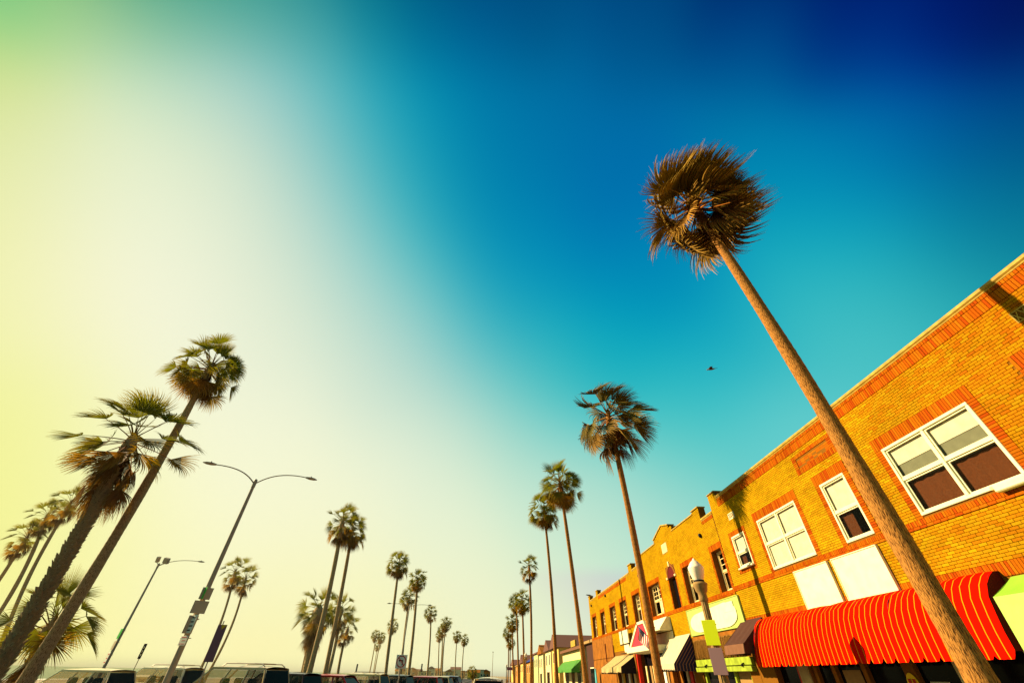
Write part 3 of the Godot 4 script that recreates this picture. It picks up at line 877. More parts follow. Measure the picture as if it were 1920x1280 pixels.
func near_building() -> void:
	var B := thing("brick_building", "nearest yellow brick building, white windows and a long straight parapet above the red awning", "building", Vector3.ZERO, "")
	var s := func(y): return snap(y)
	var yb: float = snap(4.42); var yt: float = snap(4.59)          # band under the upper windows
	var wt: float = snap(6.56); var wh: float = snap(6.30)
	var ps: float = snap(7.56)
	# windows: a0, a1, y0, y1 of the opening
	var W := [[6.73, 9.10, yt + 0.05, wh], [10.57, 11.60, yt + 0.05, wh], [12.93, 15.28, yt + 0.05, wh], [16.36, 17.36, snap(5.08), snap(6.20)], [3.0, 5.43, yt + 0.05, wh], [-1.2, 1.2, yt + 0.05, wh]]
	var shops := [[8.75, 15.35, 0.3, 3.16], [15.95, 17.3, 0.3, 3.0], [0.2, 8.2, 0.3, 3.0], [-5.5, -0.4, 0.3, 3.0]]
	var wall := MB.new()
	var revs := wall_sheet(wall, WALL + 0.006, -6.0, 18.30, 0.0, 7.86, W + shops, 0.3)
	wall.quad(V(WALL + 0.006, 7.86, 18.3), V(WALL + 0.006, 7.86, -6), V(WALL + 0.306, 7.86, -6), V(WALL + 0.306, 7.86, 18.3))
	put(B, "facade", wall, M["mortar"])
	for r in revs: put(B, "window_reveal", r, M["reveal"])
	shell(B, WALL, 20.0, -6.0, 18.30, 7.7, M["stucco"])
	var yel := []; var red := []
	var blocks := [[-7, 19, yb, yt], [-7, 19, ps, 9.0]]
	# window surrounds: soldier course on top, stacks at the sides
	for w in [W[0], W[1], W[2], W[4], W[5]]:
		var e := 0.19
		soldiers(red, w[0] - e, w[1] + e, wh, wt)
		stack(red, w[0] - e, w[0], yt, wh); stack(red, w[1], w[1] + e, yt, wh)
		blocks.append([w[0] - e, w[1] + e, yt, wt])
	soldiers(red, 16.2, 17.52, snap(6.20), snap(6.42)); stack(red, 16.2, 16.36, snap(5.0), snap(6.2)); stack(red, 17.36, 17.52, snap(5.0), snap(6.2))
	soldiers(red, 16.2, 17.52, snap(4.92), snap(5.0))
	blocks.append([16.2, 17.52, snap(4.92), snap(6.42)])
	# band under the windows: short soldiers over a stretcher course that stands out
	soldiers(red, -6.0, 18.3, yb + PITCH, yt, 0.012)
	stretchers(red, -6.0, 18.3, yb, yb + PITCH, 0.022)
	# parapet: row of brick ends, soldier course
	soldiers(red, -6.0, 17.6, ps, snap(7.80), 0.012)
	soldiers(red, -6.0, 17.6, snap(7.80) + 0.012, 7.90, 0.0)
	# lintel course above the shopfronts
	soldiers(red, -6.0, 18.3, snap(3.28), snap(3.53), 0.006)
	# recessed panel with a soldier border
	soldiers(red, 10.35, 12.24, snap(7.28), snap(7.45), 0.006); soldiers(red, 10.35, 12.24, snap(6.82), snap(6.98), 0.006); stack(red, 12.05, 12.24, snap(6.98), snap(7.28), 0.006); stack(red, 10.35, 10.54, snap(6.98), snap(7.28), 0.006)
	for k in 4: stretchers(red, 10.54, 12.05, snap(6.98) + k * PITCH, snap(6.98) + (k + 1) * PITCH, -0.012)
	blocks.append([10.35, 12.24, snap(6.82), snap(7.45)])
	# lattice vents
	var vents := [[4.55, 5.05, snap(7.02), snap(7.22), "coping"], [16.60, 17.06, snap(6.85), snap(7.06), "white_paint"]]
	for q in vents: blocks.append([q[0], q[1], q[2], q[3]])
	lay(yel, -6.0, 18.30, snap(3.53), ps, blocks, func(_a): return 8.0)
	for k in 9: yel.append([17.64, 7.56 + k * PITCH, 0.08, 0.073, 0.0, 0])
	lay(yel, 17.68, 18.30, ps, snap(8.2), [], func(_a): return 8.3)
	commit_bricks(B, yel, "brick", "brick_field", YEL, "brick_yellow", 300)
	commit_bricks(B, red, "upright_brick", "upright_brick_field", RED, "brick_red", 300)
	var pier := MB.new()
	pier.bbox(V(WALL + 0.19, 8.03, 17.98), Vector3(0.36, 0.46, 0.66), 0.01)
	put(B, "parapet_pier", pier, M["reveal"])
	var c := MB.new()
	cap(c, -6.0, 17.6, 8.03)
	put(B, "coping", c, M["coping"])
	c = MB.new()
	c.bbox(V(WALL + 0.19, 8.27, 17.98), Vector3(0.44, 0.04, 0.72), 0.01)
	put(B, "pier_cap", c, M["coping"])
	for q in vents:
		var v := sub(B, "vent")
		var m := MB.new()
		for k in 4:
			var a := lerpf(q[0], q[1], k / 4.0); var d: float = (q[1] - q[0]) / 4.0
			m.beam(V(WALL - 0.004, q[2] + 0.01, a + 0.01), V(WALL - 0.004, q[3] - 0.01, a + d - 0.01), 0.02, 0.02)
			m.beam(V(WALL + 0.008, q[3] - 0.01, a + 0.01), V(WALL + 0.008, q[2] + 0.01, a + d - 0.01), 0.02, 0.02)
		put(v, "lattice", m, M[q[4]])
		boxpart(v, "backing", M["room"] if q[4] == "coping" else M["white_paint"], V(WALL + 0.004 + 0.02, (q[2] + q[3]) / 2, (q[0] + q[1]) / 2), Vector3(0.02, q[3] - q[2], q[1] - q[0]), 0.002)
		m = MB.new()
		for y in [q[2] + 0.01, q[3] - 0.01]: m.box(V(WALL - 0.006, y, (q[0] + q[1]) / 2), Vector3(0.03, 0.022, q[1] - q[0]))
		for a in [q[0] + 0.011, q[1] - 0.011]: m.box(V(WALL - 0.008, (q[2] + q[3]) / 2, a), Vector3(0.03, q[3] - q[2] - 0.045, 0.022))
		put(v, "vent_frame", m, M[q[4]])
	for w in [W[0], W[2], W[4], W[5]]:
		if w == W[2]: window(B, w[0], w[1], w[2], w[3], WALL - 0.03, {"cols": 2, "rail": 5.46, "blind": 4.72})
		else: window(B, w[0], w[1], w[2], w[3], WALL - 0.03, {"cols": 2, "rail": 5.48, "blind": 5.83, "shade": 5.4, "curtain": 5.6})
	window(B, W[1][0], W[1][1], W[1][2], W[1][3], WALL - 0.02, {"rail": 5.44, "blind": 5.45, "curtain": 5.4, "drawn": 0.5})
	window(B, W[3][0], W[3][1], W[3][2], W[3][3], WALL - 0.02, {"rail": 5.6, "blind": 5.62, "curtain": 5.55, "drawn": 0.4, "sill": 1})
	# shopfront below the red awning: posts, glass, a poster
	var f := sub(B, "shopfront")
	for a in [8.85, 10.45, 11.75, 13.2, 14.4, 15.25]:
		boxpart(f, "post", M["cream"] if a < 11 else M["stucco"], V(10.16, 1.72, a), Vector3(0.16, 2.84, 0.16 if a != 11.75 else 0.34), 0.012)
	boxpart(f, "head_rail", M["dark_red"], V(10.17, 3.09, 12.05), Vector3(0.15, 0.13, 6.58), 0.01)
	boxpart(f, "stall_riser", M["stucco"], V(10.17, 0.5, 12.05), Vector3(0.14, 0.38, 6.58), 0.01)
	for q in [[8.94, 10.36], [10.54, 11.57], [11.93, 13.11], [13.29, 14.31], [14.49, 15.16]]:
		boxpart(f, "pane", M["dark_glass"], V(10.2, 1.86, (q[0] + q[1]) / 2), Vector3(0.02, 2.3, q[1] - q[0]), 0.002)
	boxpart(f, "poster", M["tan_canvas"], V(10.17, 1.5, 13.8), Vector3(0.01, 0.9, 0.7), 0.002)
	boxpart(f, "poster", M["pale_canvas"], V(10.17, 1.35, 11.15), Vector3(0.01, 0.75, 0.5), 0.002)
	boxpart(f, "brick_post", M["stucco_pale"], V(10.02, 1.58, 15.65), Vector3(0.1, 3.1, 0.5), 0.01)
	boxpart(f, "pane", M["dark_glass"], V(10.22, 1.65, 16.62), Vector3(0.02, 2.7, 1.35), 0.002)
	boxpart(f, "door_frame", M["red_paint"], V(10.1, 1.65, 16.02), Vector3(0.14, 2.7, 0.1), 0.01)
	# shopfront at the near end
	f = sub(B, "shopfront")
	for a in [0.3, 3.0, 5.6, 8.1]: boxpart(f, "post", M["black_paint"], V(10.16, 1.65, a), Vector3(0.16, 2.7, 0.12), 0.01)
	for q in [[0.36, 2.94], [3.06, 5.54], [5.66, 8.04], [-5.45, -0.45]]: boxpart(f, "pane", M["dark_glass"], V(10.2, 1.65, (q[0] + q[1]) / 2), Vector3(0.02, 2.7, q[1] - q[0]), 0.002)

func far_top(a: float) -> float:
	if a < 19.5: return 7.55
	if a < 20.25: return 8.12
	if a < 23.1: return 7.98
	if a < 24.5: return lerpf(8.27, 8.62, (a - 23.1) / 1.4) if a > 23.5 else 8.27
	if a < 26.1: return lerpf(8.62, 8.2, (a - 24.5) / 1.6)
	if a < 29.5: return 7.98
	if a < 31.4: return 7.55
	if a < 32.2: return 7.95
	if a < 42.6: return 7.5
	if a < 43.3: return 7.9
	if a < 46.1: return 7.5
	return 7.9

func second_building() -> void:
	var B := thing("brick_building", "older yellow brick building with an arched window and stepped gabled parapet, behind the globe lamp", "building")
	var yb: float = snap(4.34); var yt: float = snap(4.55)
	var wh: float = snap(6.10)
	var W := [[18.47, 19.40], [21.50, 22.90], [26.6, 28.6], [30.6, 32.2], [33.9, 35.6], [37.1, 38.8], [40.8, 42.3], [44.2, 45.8]]
	var holes := []
	for w in W: holes.append([w[0], w[1], yt, wh])
	var shops := [[19.0, 23.3, 0.3, 3.05], [24.3, 26.4, 0.3, 2.9], [26.9, 32.5, 0.3, 2.9], [33.2, 38.6, 0.3, 2.8]]
	var wall := MB.new()
	var arch := [24.0, 25.0, yt, snap(6.0)]
	var revs := wall_sheet(wall, WALL + 0.006, 18.32, 46.8, 0.0, snap(7.5), holes + shops + [arch], 0.32)
	# parapet steps above the plain wall
	var seg := [[19.5, 20.25], [20.25, 23.1], [26.1, 29.5], [31.4, 32.2], [42.6, 43.3], [46.1, 46.8]]
	for q in seg:
		var h := far_top((q[0] + q[1]) / 2)
		wall.box(V(WALL + 0.166, (h + 7.5) / 2, (q[0] + q[1]) / 2), Vector3(0.32, h - 7.5, q[1] - q[0]))
	wall.prism(PackedVector2Array([Vector2(23.1, 7.5), Vector2(26.1, 7.5), Vector2(26.1, 8.2), Vector2(24.5, 8.62), Vector2(23.5, 8.4), Vector2(23.5, 8.27), Vector2(23.1, 8.27)]), -0.32, 0.0, Transform3D(Basis(Vector3(0, 0, -1), Vector3.UP, Vector3(1, 0, 0)), Vector3(WALL + 0.326, 0, 0)))
	put(B, "facade", wall, M["mortar"])
	for r in revs: put(B, "window_reveal", r, M["reveal"])
	shell(B, WALL, 20.0, 18.32, 46.8, 7.45, M["stucco"])
	var yel := []; var red := []
	var blocks := [[18, 47, yb, yt], [39.0, 47, 0, yb], [23.85, 25.15, yt, snap(6.55)], [24.25, 25.05, snap(7.2), snap(7.72)]]
	for w in W:
		blocks.append([w[0] - 0.16, w[1] + 0.16, yt, snap(6.32)])
		soldiers(red, w[0] - 0.16, w[1] + 0.16, wh, snap(6.32)); stack(red, w[0] - 0.16, w[0], yt, wh); stack(red, w[1], w[1] + 0.16, yt, wh)
	soldiers(red, 18.32, 46.8, yb + PITCH, yt, 0.012)
	stretchers(red, 18.32, 46.8, yb, yb + PITCH, 0.022)
	soldiers(red, 18.34, 19.48, snap(7.3), snap(7.5)); blocks.append([18.32, 19.5, snap(7.3), 9.0])
	soldiers(red, 33.0, 42.5, snap(7.2), snap(7.42)); blocks.append([33.0, 42.5, snap(7.2), snap(7.42)])
	# arched window: ring of bricks on edge, side stacks
	stack(red, 23.85, 24.0, yt, snap(6.0)); stack(red, 25.0, 25.15, yt, snap(6.0))
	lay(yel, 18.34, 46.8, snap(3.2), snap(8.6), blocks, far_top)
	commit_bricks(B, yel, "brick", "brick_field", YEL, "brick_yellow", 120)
	commit_bricks(B, red, "upright_brick", "upright_brick_field", RED, "brick_red", 120)
	# copings
	var c := MB.new()
	cap(c, 18.32, 19.5, 7.60); cap(c, 29.5, 31.4, 7.60); cap(c, 32.2, 42.6, 7.56); cap(c, 43.3, 46.1, 7.56)
	for q in seg: c.bbox(V(WALL + 0.16, far_top((q[0] + q[1]) / 2) + 0.03, (q[0] + q[1]) / 2), Vector3(0.42, 0.06, q[1] - q[0] + 0.06), 0.012)
	c.beam(V(WALL + 0.16, 8.65, 24.5), V(WALL + 0.16, 8.23, 26.14), 0.42, 0.06)
	c.beam(V(WALL + 0.16, 8.43, 23.46), V(WALL + 0.16, 8.65, 24.5), 0.42, 0.06)
	put(B, "coping", c, M["coping"])
	boxpart(B, "plaque", M["cream"], V(WALL + 0.0, 7.46, 24.65), Vector3(0.05, 0.5, 0.78), 0.02)
	# arch
	var aw := sub(B, "arched_window")
	var ring := MB.new()
	for k in 17:
		var f := PI * (k + 0.5) / 17
		var b := Basis(Vector3.RIGHT, f)
		ring.bbox(V(WALL + 0.0, snap(6.0) + sin(f) * 0.575, 24.5 + cos(f) * 0.575), Vector3(0.05, 0.10, 0.145), 0.004, Basis(Vector3.RIGHT, f))
	put(aw, "arch_brick", ring, M["reveal"])
	boxpart(aw, "keystone", M["cream"], V(WALL - 0.02, snap(6.0) + 0.63, 24.5), Vector3(0.09, 0.26, 0.13), 0.015)
	for a in [23.9, 25.1]: boxpart(aw, "impost", M["cream"], V(WALL - 0.02, snap(6.0), a), Vector3(0.09, 0.1, 0.2), 0.012)
	var fan := MB.new()
	var o := PackedVector2Array()
	for k in 15: o.append(Vector2(24.5 + 0.5 * cos(PI * k / 14), snap(6.0) + 0.5 * sin(PI * k / 14)))
	fan.prism(o, -0.03, 0.0, Transform3D(Basis(Vector3(0, 0, -1), Vector3.UP, Vector3(1, 0, 0)), Vector3(WALL + 0.03, 0, 0)))
	put(aw, "fanlight", fan, M["dark_red"])
	boxpart(aw, "jamb_board", M["dark_red"], V(WALL + 0.25, 5.25, 24.5), Vector3(0.04, 1.5, 0.98), 0.005)
	boxpart(aw, "mullion", M["red_paint"], V(WALL + 0.2, 5.25, 24.3), Vector3(0.05, 1.46, 0.07), 0.005)
	boxpart(aw, "pane", M["dark_glass"], V(WALL + 0.215, 5.25, 24.66), Vector3(0.02, 1.4, 0.5), 0.002)
	for k in W.size():
		var w = W[k]
		window(B, w[0] + 0.01, w[1] - 0.01, yt + 0.01, wh - 0.01, WALL + 0.22, {"cols": 2 if w[1] - w[0] > 1.1 else 1, "rail": 5.32, "lites": [2, 3], "paint": "cream", "fw": 0.08, "curtain": 5.3 if k % 3 == 0 else 4.7, "drawn": [0.6, 0.25, 0.9, 0.3][k % 4], "sill": 1})
		if k == 2: boxpart(B, "door_panel", M["cream"], V(WALL + 0.215, 4.95, w[0] + 0.75), Vector3(0.03, 0.6, 0.5), 0.01)
	# plain stucco lower wall at the far end, with joints
	var st := MB.new()
	for q in [[39.0, 42.8, 0.15, 2.9], [42.84, 46.8, 0.15, 2.9], [39.0, 42.8, 2.94, yb], [42.84, 46.8, 2.94, yb]]:
		st.bbox(V(WALL - 0.01, (q[2] + q[3]) / 2, (q[0] + q[1]) / 2), Vector3(0.05, q[3] - q[2], q[1] - q[0]), 0.008)
	put(B, "stucco_panel", st, M["stucco"])
	for q in [[41.5, 3.3], [38.9, 3.1]]: boxpart(B, "downpipe", M["dark_red"], V(WALL - 0.07, q[1], q[0]), Vector3(0.07, 1.2, 0.08), 0.02)
	for q in [[45.5, 7.05], [39.6, 7.1], [29.9, 6.95], [19.9, 6.95]]:
		var sc := MB.new()
		sc.lathe(V(WALL - 0.06, q[1] - 0.1, q[0]), [[0.03, 0.0], [0.07, 0.05], [0.08, 0.12], [0.05, 0.18]], 10)
		put(B, "scupper", sc, M["black_paint"])
	# ground floor: straw screen, green fascia, doors
	var f := sub(B, "shopfront")
	boxpart(f, "straw_screen", M["straw"], V(WALL - 0.02, 2.78, 21.15), Vector3(0.08, 0.68, 4.6), 0.01)
	var straw := MB.new()
	for k in 150:
		var a := 18.9 + k * 0.03
		var y := 3.08 + rng.randf_range(-0.05, 0.04)
		straw.beam(V(WALL - 0.07 + rng.randf_range(-0.01, 0.01), y, a), V(WALL - 0.08 + rng.randf_range(-0.03, 0.01), 2.4 + rng.randf_range(-0.08, 0.1), a + rng.randf_range(-0.03, 0.03)), 0.012, 0.018)
	put(f, "straw", straw, M["straw"], "stuff")
	boxpart(f, "orange_band", M["stucco"], V(WALL - 0.01, 3.18, 20.9), Vector3(0.07, 0.13, 5.1), 0.01)
	for a in [19.1, 20.4, 21.8, 23.2]: boxpart(f, "post", M["green_paint"], V(10.14, 1.65, a), Vector3(0.14, 2.7, 0.12), 0.01)
	for q in [[19.2, 20.3], [20.5, 21.7], [21.9, 23.1]]: boxpart(f, "pane", M["dark_glass"] if q[0] != 19.2 else M["tan_canvas"], V(10.2, 1.65, (q[0] + q[1]) / 2), Vector3(0.02, 2.6, q[1] - q[0]), 0.002)
	f = sub(B, "shopfront")
	var cols := ["cream", "red_paint", "pale_canvas", "stucco", "banner_gold", "cream", "tan_canvas", "sign_white", "dark_red", "banner_gold", "cream", "tan_canvas"]
	var aa := 24.4
	var k2 := 0
	while aa < 38.4:
		if not (aa > 26.3 and aa < 26.95) and not (aa > 32.4 and aa < 33.2):
			boxpart(f, "door_board", M[cols[k2 % cols.size()]], V(10.12 + 0.05 * (k2 % 3), 1.25, aa), Vector3(0.08, 2.1, 0.22 + 0.12 * (k2 % 2)), 0.01)
		aa += 0.62
		k2 += 1
	for q in [[24.3, 26.4], [26.9, 32.5], [33.2, 38.6]]: boxpart(f, "pane", M["dark_glass"], V(10.3, 1.6, (q[0] + q[1]) / 2), Vector3(0.02, 2.6, q[1] - q[0]), 0.002)
	for q in [[32.85, "stucco"], [26.65, "stucco"], [32.35, "red_paint"]]: boxpart(f, "pillar", M[q[1]], V(9.86, 1.5, q[0]), Vector3(0.26, 3.0, 0.4 if q[1] == "stucco" else 0.2), 0.02)
	boxpart(f, "fascia", M["white_paint"], V(9.95, 3.05, 29.2), Vector3(0.1, 0.3, 5.2), 0.01)

# ------------------------------------------------------------------ awnings and signs
func barrel_awning() -> void:
	var o := thing("barrel_awning", "long rounded red awning with yellow pinstripes and a scalloped hem", "awning")
	var a0 := 8.32; var a1 := 16.95
	var prof := [[9.985, 3.40], [9.86, 3.40], [9.72, 3.34], [9.56, 3.19], [9.43, 2.97], [9.345, 2.70], [9.30, 2.42], [9.275, 2.16]]
	var m := MB.new()
	var n := 184
	var rows := []
	var crease := noise(0.11, FastNoiseLite.TYPE_SIMPLEX_SMOOTH, 2, 77)
	for k in n + 1:
		var f := float(k) / n
		var a := lerpf(a1, a0, f)
		var sag := 0.020 * absf(sin(PI * (a - a0) / 1.22)) - 0.02
		var row := []
		for q in prof.size():
			var w := sin(PI * clampf(q / 6.0, 0, 1))
			var wr := 0.016 * crease.get_noise_2d(a * 14.0, q * 5.0) + 0.02 * crease.get_noise_2d(a * 2.5, q * 2.0)
			row.append(V(prof[q][0] - sag * w * 0.8 - wr * w, prof[q][1] + sag * w * 1.6 + wr * w, a))
		var ph := fmod((a - a0) / 0.38, 1.0)
		var hem := 2.035 + (0.11 * (1.0 - ph / 0.22) if ph < 0.22 else 0.0) + rng.randf_range(-0.004, 0.004)
		row.append(V(9.268 + 0.01 * sin(a * 9.0), hem, a))
		rows.append(row)
	m.strip(rows, false)
	var half := (n + 1) * 9
	for k in rows.size():
		for q in 9: m.t[k * 9 + q] = Vector2((lerpf(a1, a0, float(k) / n) - a0) / 0.19, 0.5)
	put(o, "canopy", m, M["red_stripes"])
	# inner frame and lining
	var fr := MB.new()
	for k in 8:
		var a := lerpf(a0 + 0.05, a1 - 0.05, k / 7.0)
		var path := []
		for q in prof: path.append(V(q[0] + 0.035, q[1] - 0.03, a))
		var rad := []
		for q in prof: rad.append(0.016)
		fr.tube(path, rad, 6)
		fr.beam(V(9.31, 2.17, a), V(9.98, 2.2, a), 0.025, 0.025)
	fr.beam(V(9.31, 2.17, a0 + 0.05), V(9.31, 2.17, a1 - 0.05), 0.03, 0.03)
	put(o, "frame", fr, M["black_paint"])
	var end := MB.new()
	for a in [a0 + 0.03, a1 - 0.03]:
		var ol := PackedVector2Array()
		for q in prof: ol.append(Vector2(q[0] + 0.02, q[1] - 0.015))
		ol.append(Vector2(9.985, 2.16))
		end.prism(ol, -a - 0.006, -a + 0.006, Transform3D.IDENTITY)
	put(o, "end_panel", end, M["dark_red"])

func wedge_awning(called: String, label: String, a0: float, a1: float, prof: Array, slope: Material, side: Material, hem: Material, scallop := 0.0, stripe := 0.0) -> void:
	# prof: wall top, front top, front bottom as [x, y]
	var o := thing(called, label, "awning")
	var T: Array = prof[0]; var F: Array = prof[1]; var D: Array = prof[2]
	var m := MB.new()
	var us := (a1 - a0) / stripe if stripe > 0 else 1.0
	var rows := []
	for q in 9:
		var f := q / 8.0
		var row := []
		for k in 25:
			var a := lerpf(a1, a0, k / 24.0)
			row.append(V(lerpf(T[0], F[0], f), lerpf(T[1], F[1], f) - 0.03 * sin(PI * f) * (0.6 + 0.4 * sin(k * 0.9)), a))
		rows.append(row)
	rows.reverse()
	m.strip(rows, false)
	for k in m.t.size(): m.t[k].x *= us
	put(o, "canopy", m, slope)
	m = MB.new()
	var n := maxi(2, int((a1 - a0) / 0.06))
	rows = [[], []]
	for k in n + 1:
		var a := lerpf(a1, a0, float(k) / n)
		rows[0].append(V(D[0] + 0.012 * sin(k * 1.3), D[1] + scallop * absf(sin(PI * (a - a0) / 0.26)), a)); rows[1].append(V(F[0] - 0.004, F[1] - 0.002, a))
	m.strip(rows, false)
	for k in m.t.size(): m.t[k].x *= us
	put(o, "valance", m, hem)
	for a in [a0, a1]:
		m = MB.new()
		var s: float = 1.0 if a == a0 else -1.0
		var p := [V(F[0], F[1], a), V(10.0 - 0.015, F[1], a), V(T[0], T[1] - 0.01, a)]
		if s > 0: m.tri(p[0], p[1], p[2])
		else: m.tri(p[0], p[2], p[1])
		var us2 := 7.0
		m.t[0] = Vector2(0, 0); m.t[1] = Vector2(us2, 0); m.t[2] = Vector2(us2 if s > 0 else 0.0, 1)
		if s > 0: m.t[2] = Vector2(0.0, 1)
		else: m.t[1] = Vector2(0.0, 1); m.t[2] = Vector2(us2, 0)
		m.quad(V(D[0], D[1], a), V(9.985, D[1], a), V(9.985, F[1] - 0.003, a), V(F[0], F[1] - 0.003, a), 0, 0, us2, 1)
		put(o, "side_panel", m, side)
	m = MB.new()
	m.beam(V(F[0] + 0.03, F[1] - 0.03, a0), V(F[0] + 0.03, F[1] - 0.03, a1), 0.03, 0.03)
	for a in [a0 + 0.04, a1 - 0.04]:
		m.beam(V(F[0] + 0.04, F[1] - 0.035, a), V(9.98, F[1] - 0.035, a), 0.025, 0.025)
		m.beam(V(F[0] + 0.04, F[1] - 0.05, a), V(9.98, T[1] - 0.06, a), 0.02, 0.02)
	put(o, "frame", m, M["black_paint"])

func board(called: String, label: String, a0: float, a1: float, y0: float, y1: float, m: Material, category := "sign", edge: Material = null) -> Node3D:
	var o := thing(called, label, category)
	boxpart(o, "panel", m, V(9.955, (y0 + y1) / 2, (a0 + a1) / 2), Vector3(0.05, y1 - y0 - 0.05, a1 - a0 - 0.05), 0.006)
	var f := MB.new()
	for y in [y0 + 0.012, y1 - 0.012]: f.bbox(V(9.948, y, (a0 + a1) / 2), Vector3(0.075, 0.024, a1 - a0), 0.004)
	for a in [a0 + 0.012, a1 - 0.012]: f.bbox(V(9.949, (y0 + y1) / 2, a), Vector3(0.073, y1 - y0 - 0.05, 0.024), 0.004)
	put(o, "rim", f, edge if edge else m)
	return o

func shop_fittings() -> void:
	barrel_awning()
	# green canvas canopy at the near end
	wedge_awning("green_awning", "pale green canvas awning with a deep upright face, right of the red awning", -2.0, 8.18, [[9.985, 3.27], [9.36, 2.93], [9.26, 2.02]], M["green_canvas_deep"], M["green_canvas"], M["green_canvas"])
	wedge_awning("brown_awning", "small dark brown box awning at the far end of the red awning", 17.0, 18.5, [[9.985, 3.47], [9.02, 2.68], [8.98, 2.40]], M["brown_canvas"], M["brown_canvas"], M["brown_canvas_edge"])
	wedge_awning("striped_awning", "grey-white awning with a navy striped end, beside the straw screen", 23.7, 26.3, [[9.985, 3.42], [8.88, 2.24], [8.87, 1.98]], M["pale_canvas"], M["navy_stripes"], M["pale_canvas"], 0.08, 0.0)
	wedge_awning("tan_awning", "faded tan striped awning with a dark underside, below the white hanging sign board", 32.9, 38.8, [[9.985, 2.98], [8.78, 2.26], [8.76, 1.92]], M["tan_stripes"], M["black_paint"], M["tan_stripes"], 0.09, 0.36)
	board("sign_board", "blank white sign board right above the red awning, the larger of the pair", 10.68, 12.42, 3.40, snap(4.42) - 0.01, M["board_white"], "sign")
	board("sign_board", "blank white sign board left of its larger twin above the red awning", 12.62, 14.26, 3.38, snap(4.42) - 0.01, M["board_white"], "sign")
	# pale green board with blank white lettering shape
	var g := board("shop_sign", "pale green sign board with a large blank white oval panel, behind the globe lamp", 18.15, 23.45, 3.28, 4.31, M["green_board"], "sign")
	var m := MB.new()
	var ol := PackedVector2Array()
	for k in 40:
		var f := TAU * k / 40
		var cx := 0.35 * (1 if cos(f) > 0 else -1)
		ol.append(Vector2(20.85 + cx * 3.6 + 1.05 * cos(f), 3.72 + 0.36 * sin(f) + (0.12 if cos(f) * sin(f) < 0 and cos(f) < 0 else 0.0)))
	m.prism(ol, 0.0, 0.03, Transform3D(Basis(Vector3(0, 0, -1), Vector3.UP, Vector3(1, 0, 0)), Vector3(9.90, 0, 0)))
	put(g, "white_panel", m, M["board_white"])
	m = MB.new()
	m.bbox(V(9.91, 4.0, 19.1), Vector3(0.03, 0.34, 0.9), 0.012)
	put(g, "white_tab", m, M["board_white"])
	# green fascia beam over the green shop
	var b := thing("fascia_beam", "yellow-green painted shop beam under the straw screen, with two spotlights", "fascia")
	boxpart(b, "beam", M["green_paint"], V(9.93, 2.26, 20.95), Vector3(0.14, 0.24, 5.0), 0.012)
	boxpart(b, "lower_beam", M["green_paint"], V(9.9, 2.03, 20.95), Vector3(0.2, 0.16, 5.05), 0.012)
	for a in [19.0, 22.3]:
		m = MB.new()
		m.tube([V(9.86, 2.2, a), V(9.80, 2.16, a), V(9.74, 2.11, a)], [0.02, 0.035, 0.045], 8)
		put(b, "spotlight", m, M["black_paint"])
	# lamp housing under the near big window, and the small sign beside it
	b = thing("wall_fitting", "white strip light housing under the big four-pane window at the right edge", "light")
	boxpart(b, "housing", M["white_paint"], V(9.90, 4.62, 6.2), Vector3(0.14, 0.13, 2.2), 0.02)
	boxpart(b, "bracket", M["cream"], V(9.93, 4.66, 7.34), Vector3(0.1, 0.07, 0.1), 0.01)
	board("sign_board", "white sign board cut by the right edge of the photo, under the strip light", 3.6, 6.28, 3.75, 4.27, M["board_white"], "sign", M["green_paint"])
	# blue board with yellow letters in the shop window at the near end
	b = thing("window_sign", "dark blue window sign with fat yellow letters, under the green awning", "sign")
	boxpart(b, "panel", M["navy"], V(10.02, 1.72, 7.2), Vector3(0.03, 1.1, 1.7), 0.006)
	var tb := Basis(Vector3(0, 0, 1), Vector3.UP, Vector3(-1, 0, 0))
	letters(b, "lettering", "TAN", 0.30, M["letter_yellow"], Transform3D(tb, V(9.995, 1.92, 7.35)))
	letters(b, "lettering", "OR", 0.30, M["letter_yellow"], Transform3D(tb, V(9.995, 1.56, 7.45)))
	m = MB.new()
	m.beam(V(10.0, 2.1, 6.95), V(10.0, 1.3, 6.6), 0.012, 0.06)
	put(b, "red_stripe", m, M["sign_red"])
	m = MB.new()
	for k in 5: m.bbox(V(9.998, 2.12 + 0.015 * (k % 2), 6.55 + k * 0.1), Vector3(0.012, 0.1 - 0.012 * k, 0.12), 0.005)
	put(b, "green_leaf", m, M["sign_green"])
	# pizza-like oval sign on the shop post
	b = thing("oval_sign", "small oval red and yellow sign on a shop post below the red awning", "sign")
	m = MB.new()
	ol = PackedVector2Array()
	for k in 24: ol.append(Vector2(0.17 * cos(TAU * k / 24), 0.26 * sin(TAU * k / 24)))
	var tr := Transform3D(Basis(Vector3(0, 0, 1), Vector3.UP, Vector3(-1, 0, 0)), V(10.06, 1.62, 11.75))
	m.prism(ol, 0.0, 0.012, tr)
	put(b, "disc", m, M["letter_yellow"])
	m = MB.new()
	for q in [[0.06, 0.1], [-0.06, 0.1], [0.065, -0.03], [-0.065, -0.03], [0.0, -0.15]]: m.bbox(tr * Vector3(q[0], q[1], 0.016), Vector3(0.012, 0.1, 0.09), 0.006)
	put(b, "red_patch", m, M["red_paint"])
	# marquee: white fascia, pink pediment, upper white boxes
	b = thing("marquee", "white shop canopy with a pink triangular pediment, behind the flag", "canopy")
	m = MB.new()
	m.bbox(V(9.35, 2.98, 28.65), Vector3(1.25, 0.26, 4.6), 0.02)
	put(b, "canopy_fascia", m, M["white_paint"])
	m = MB.new()
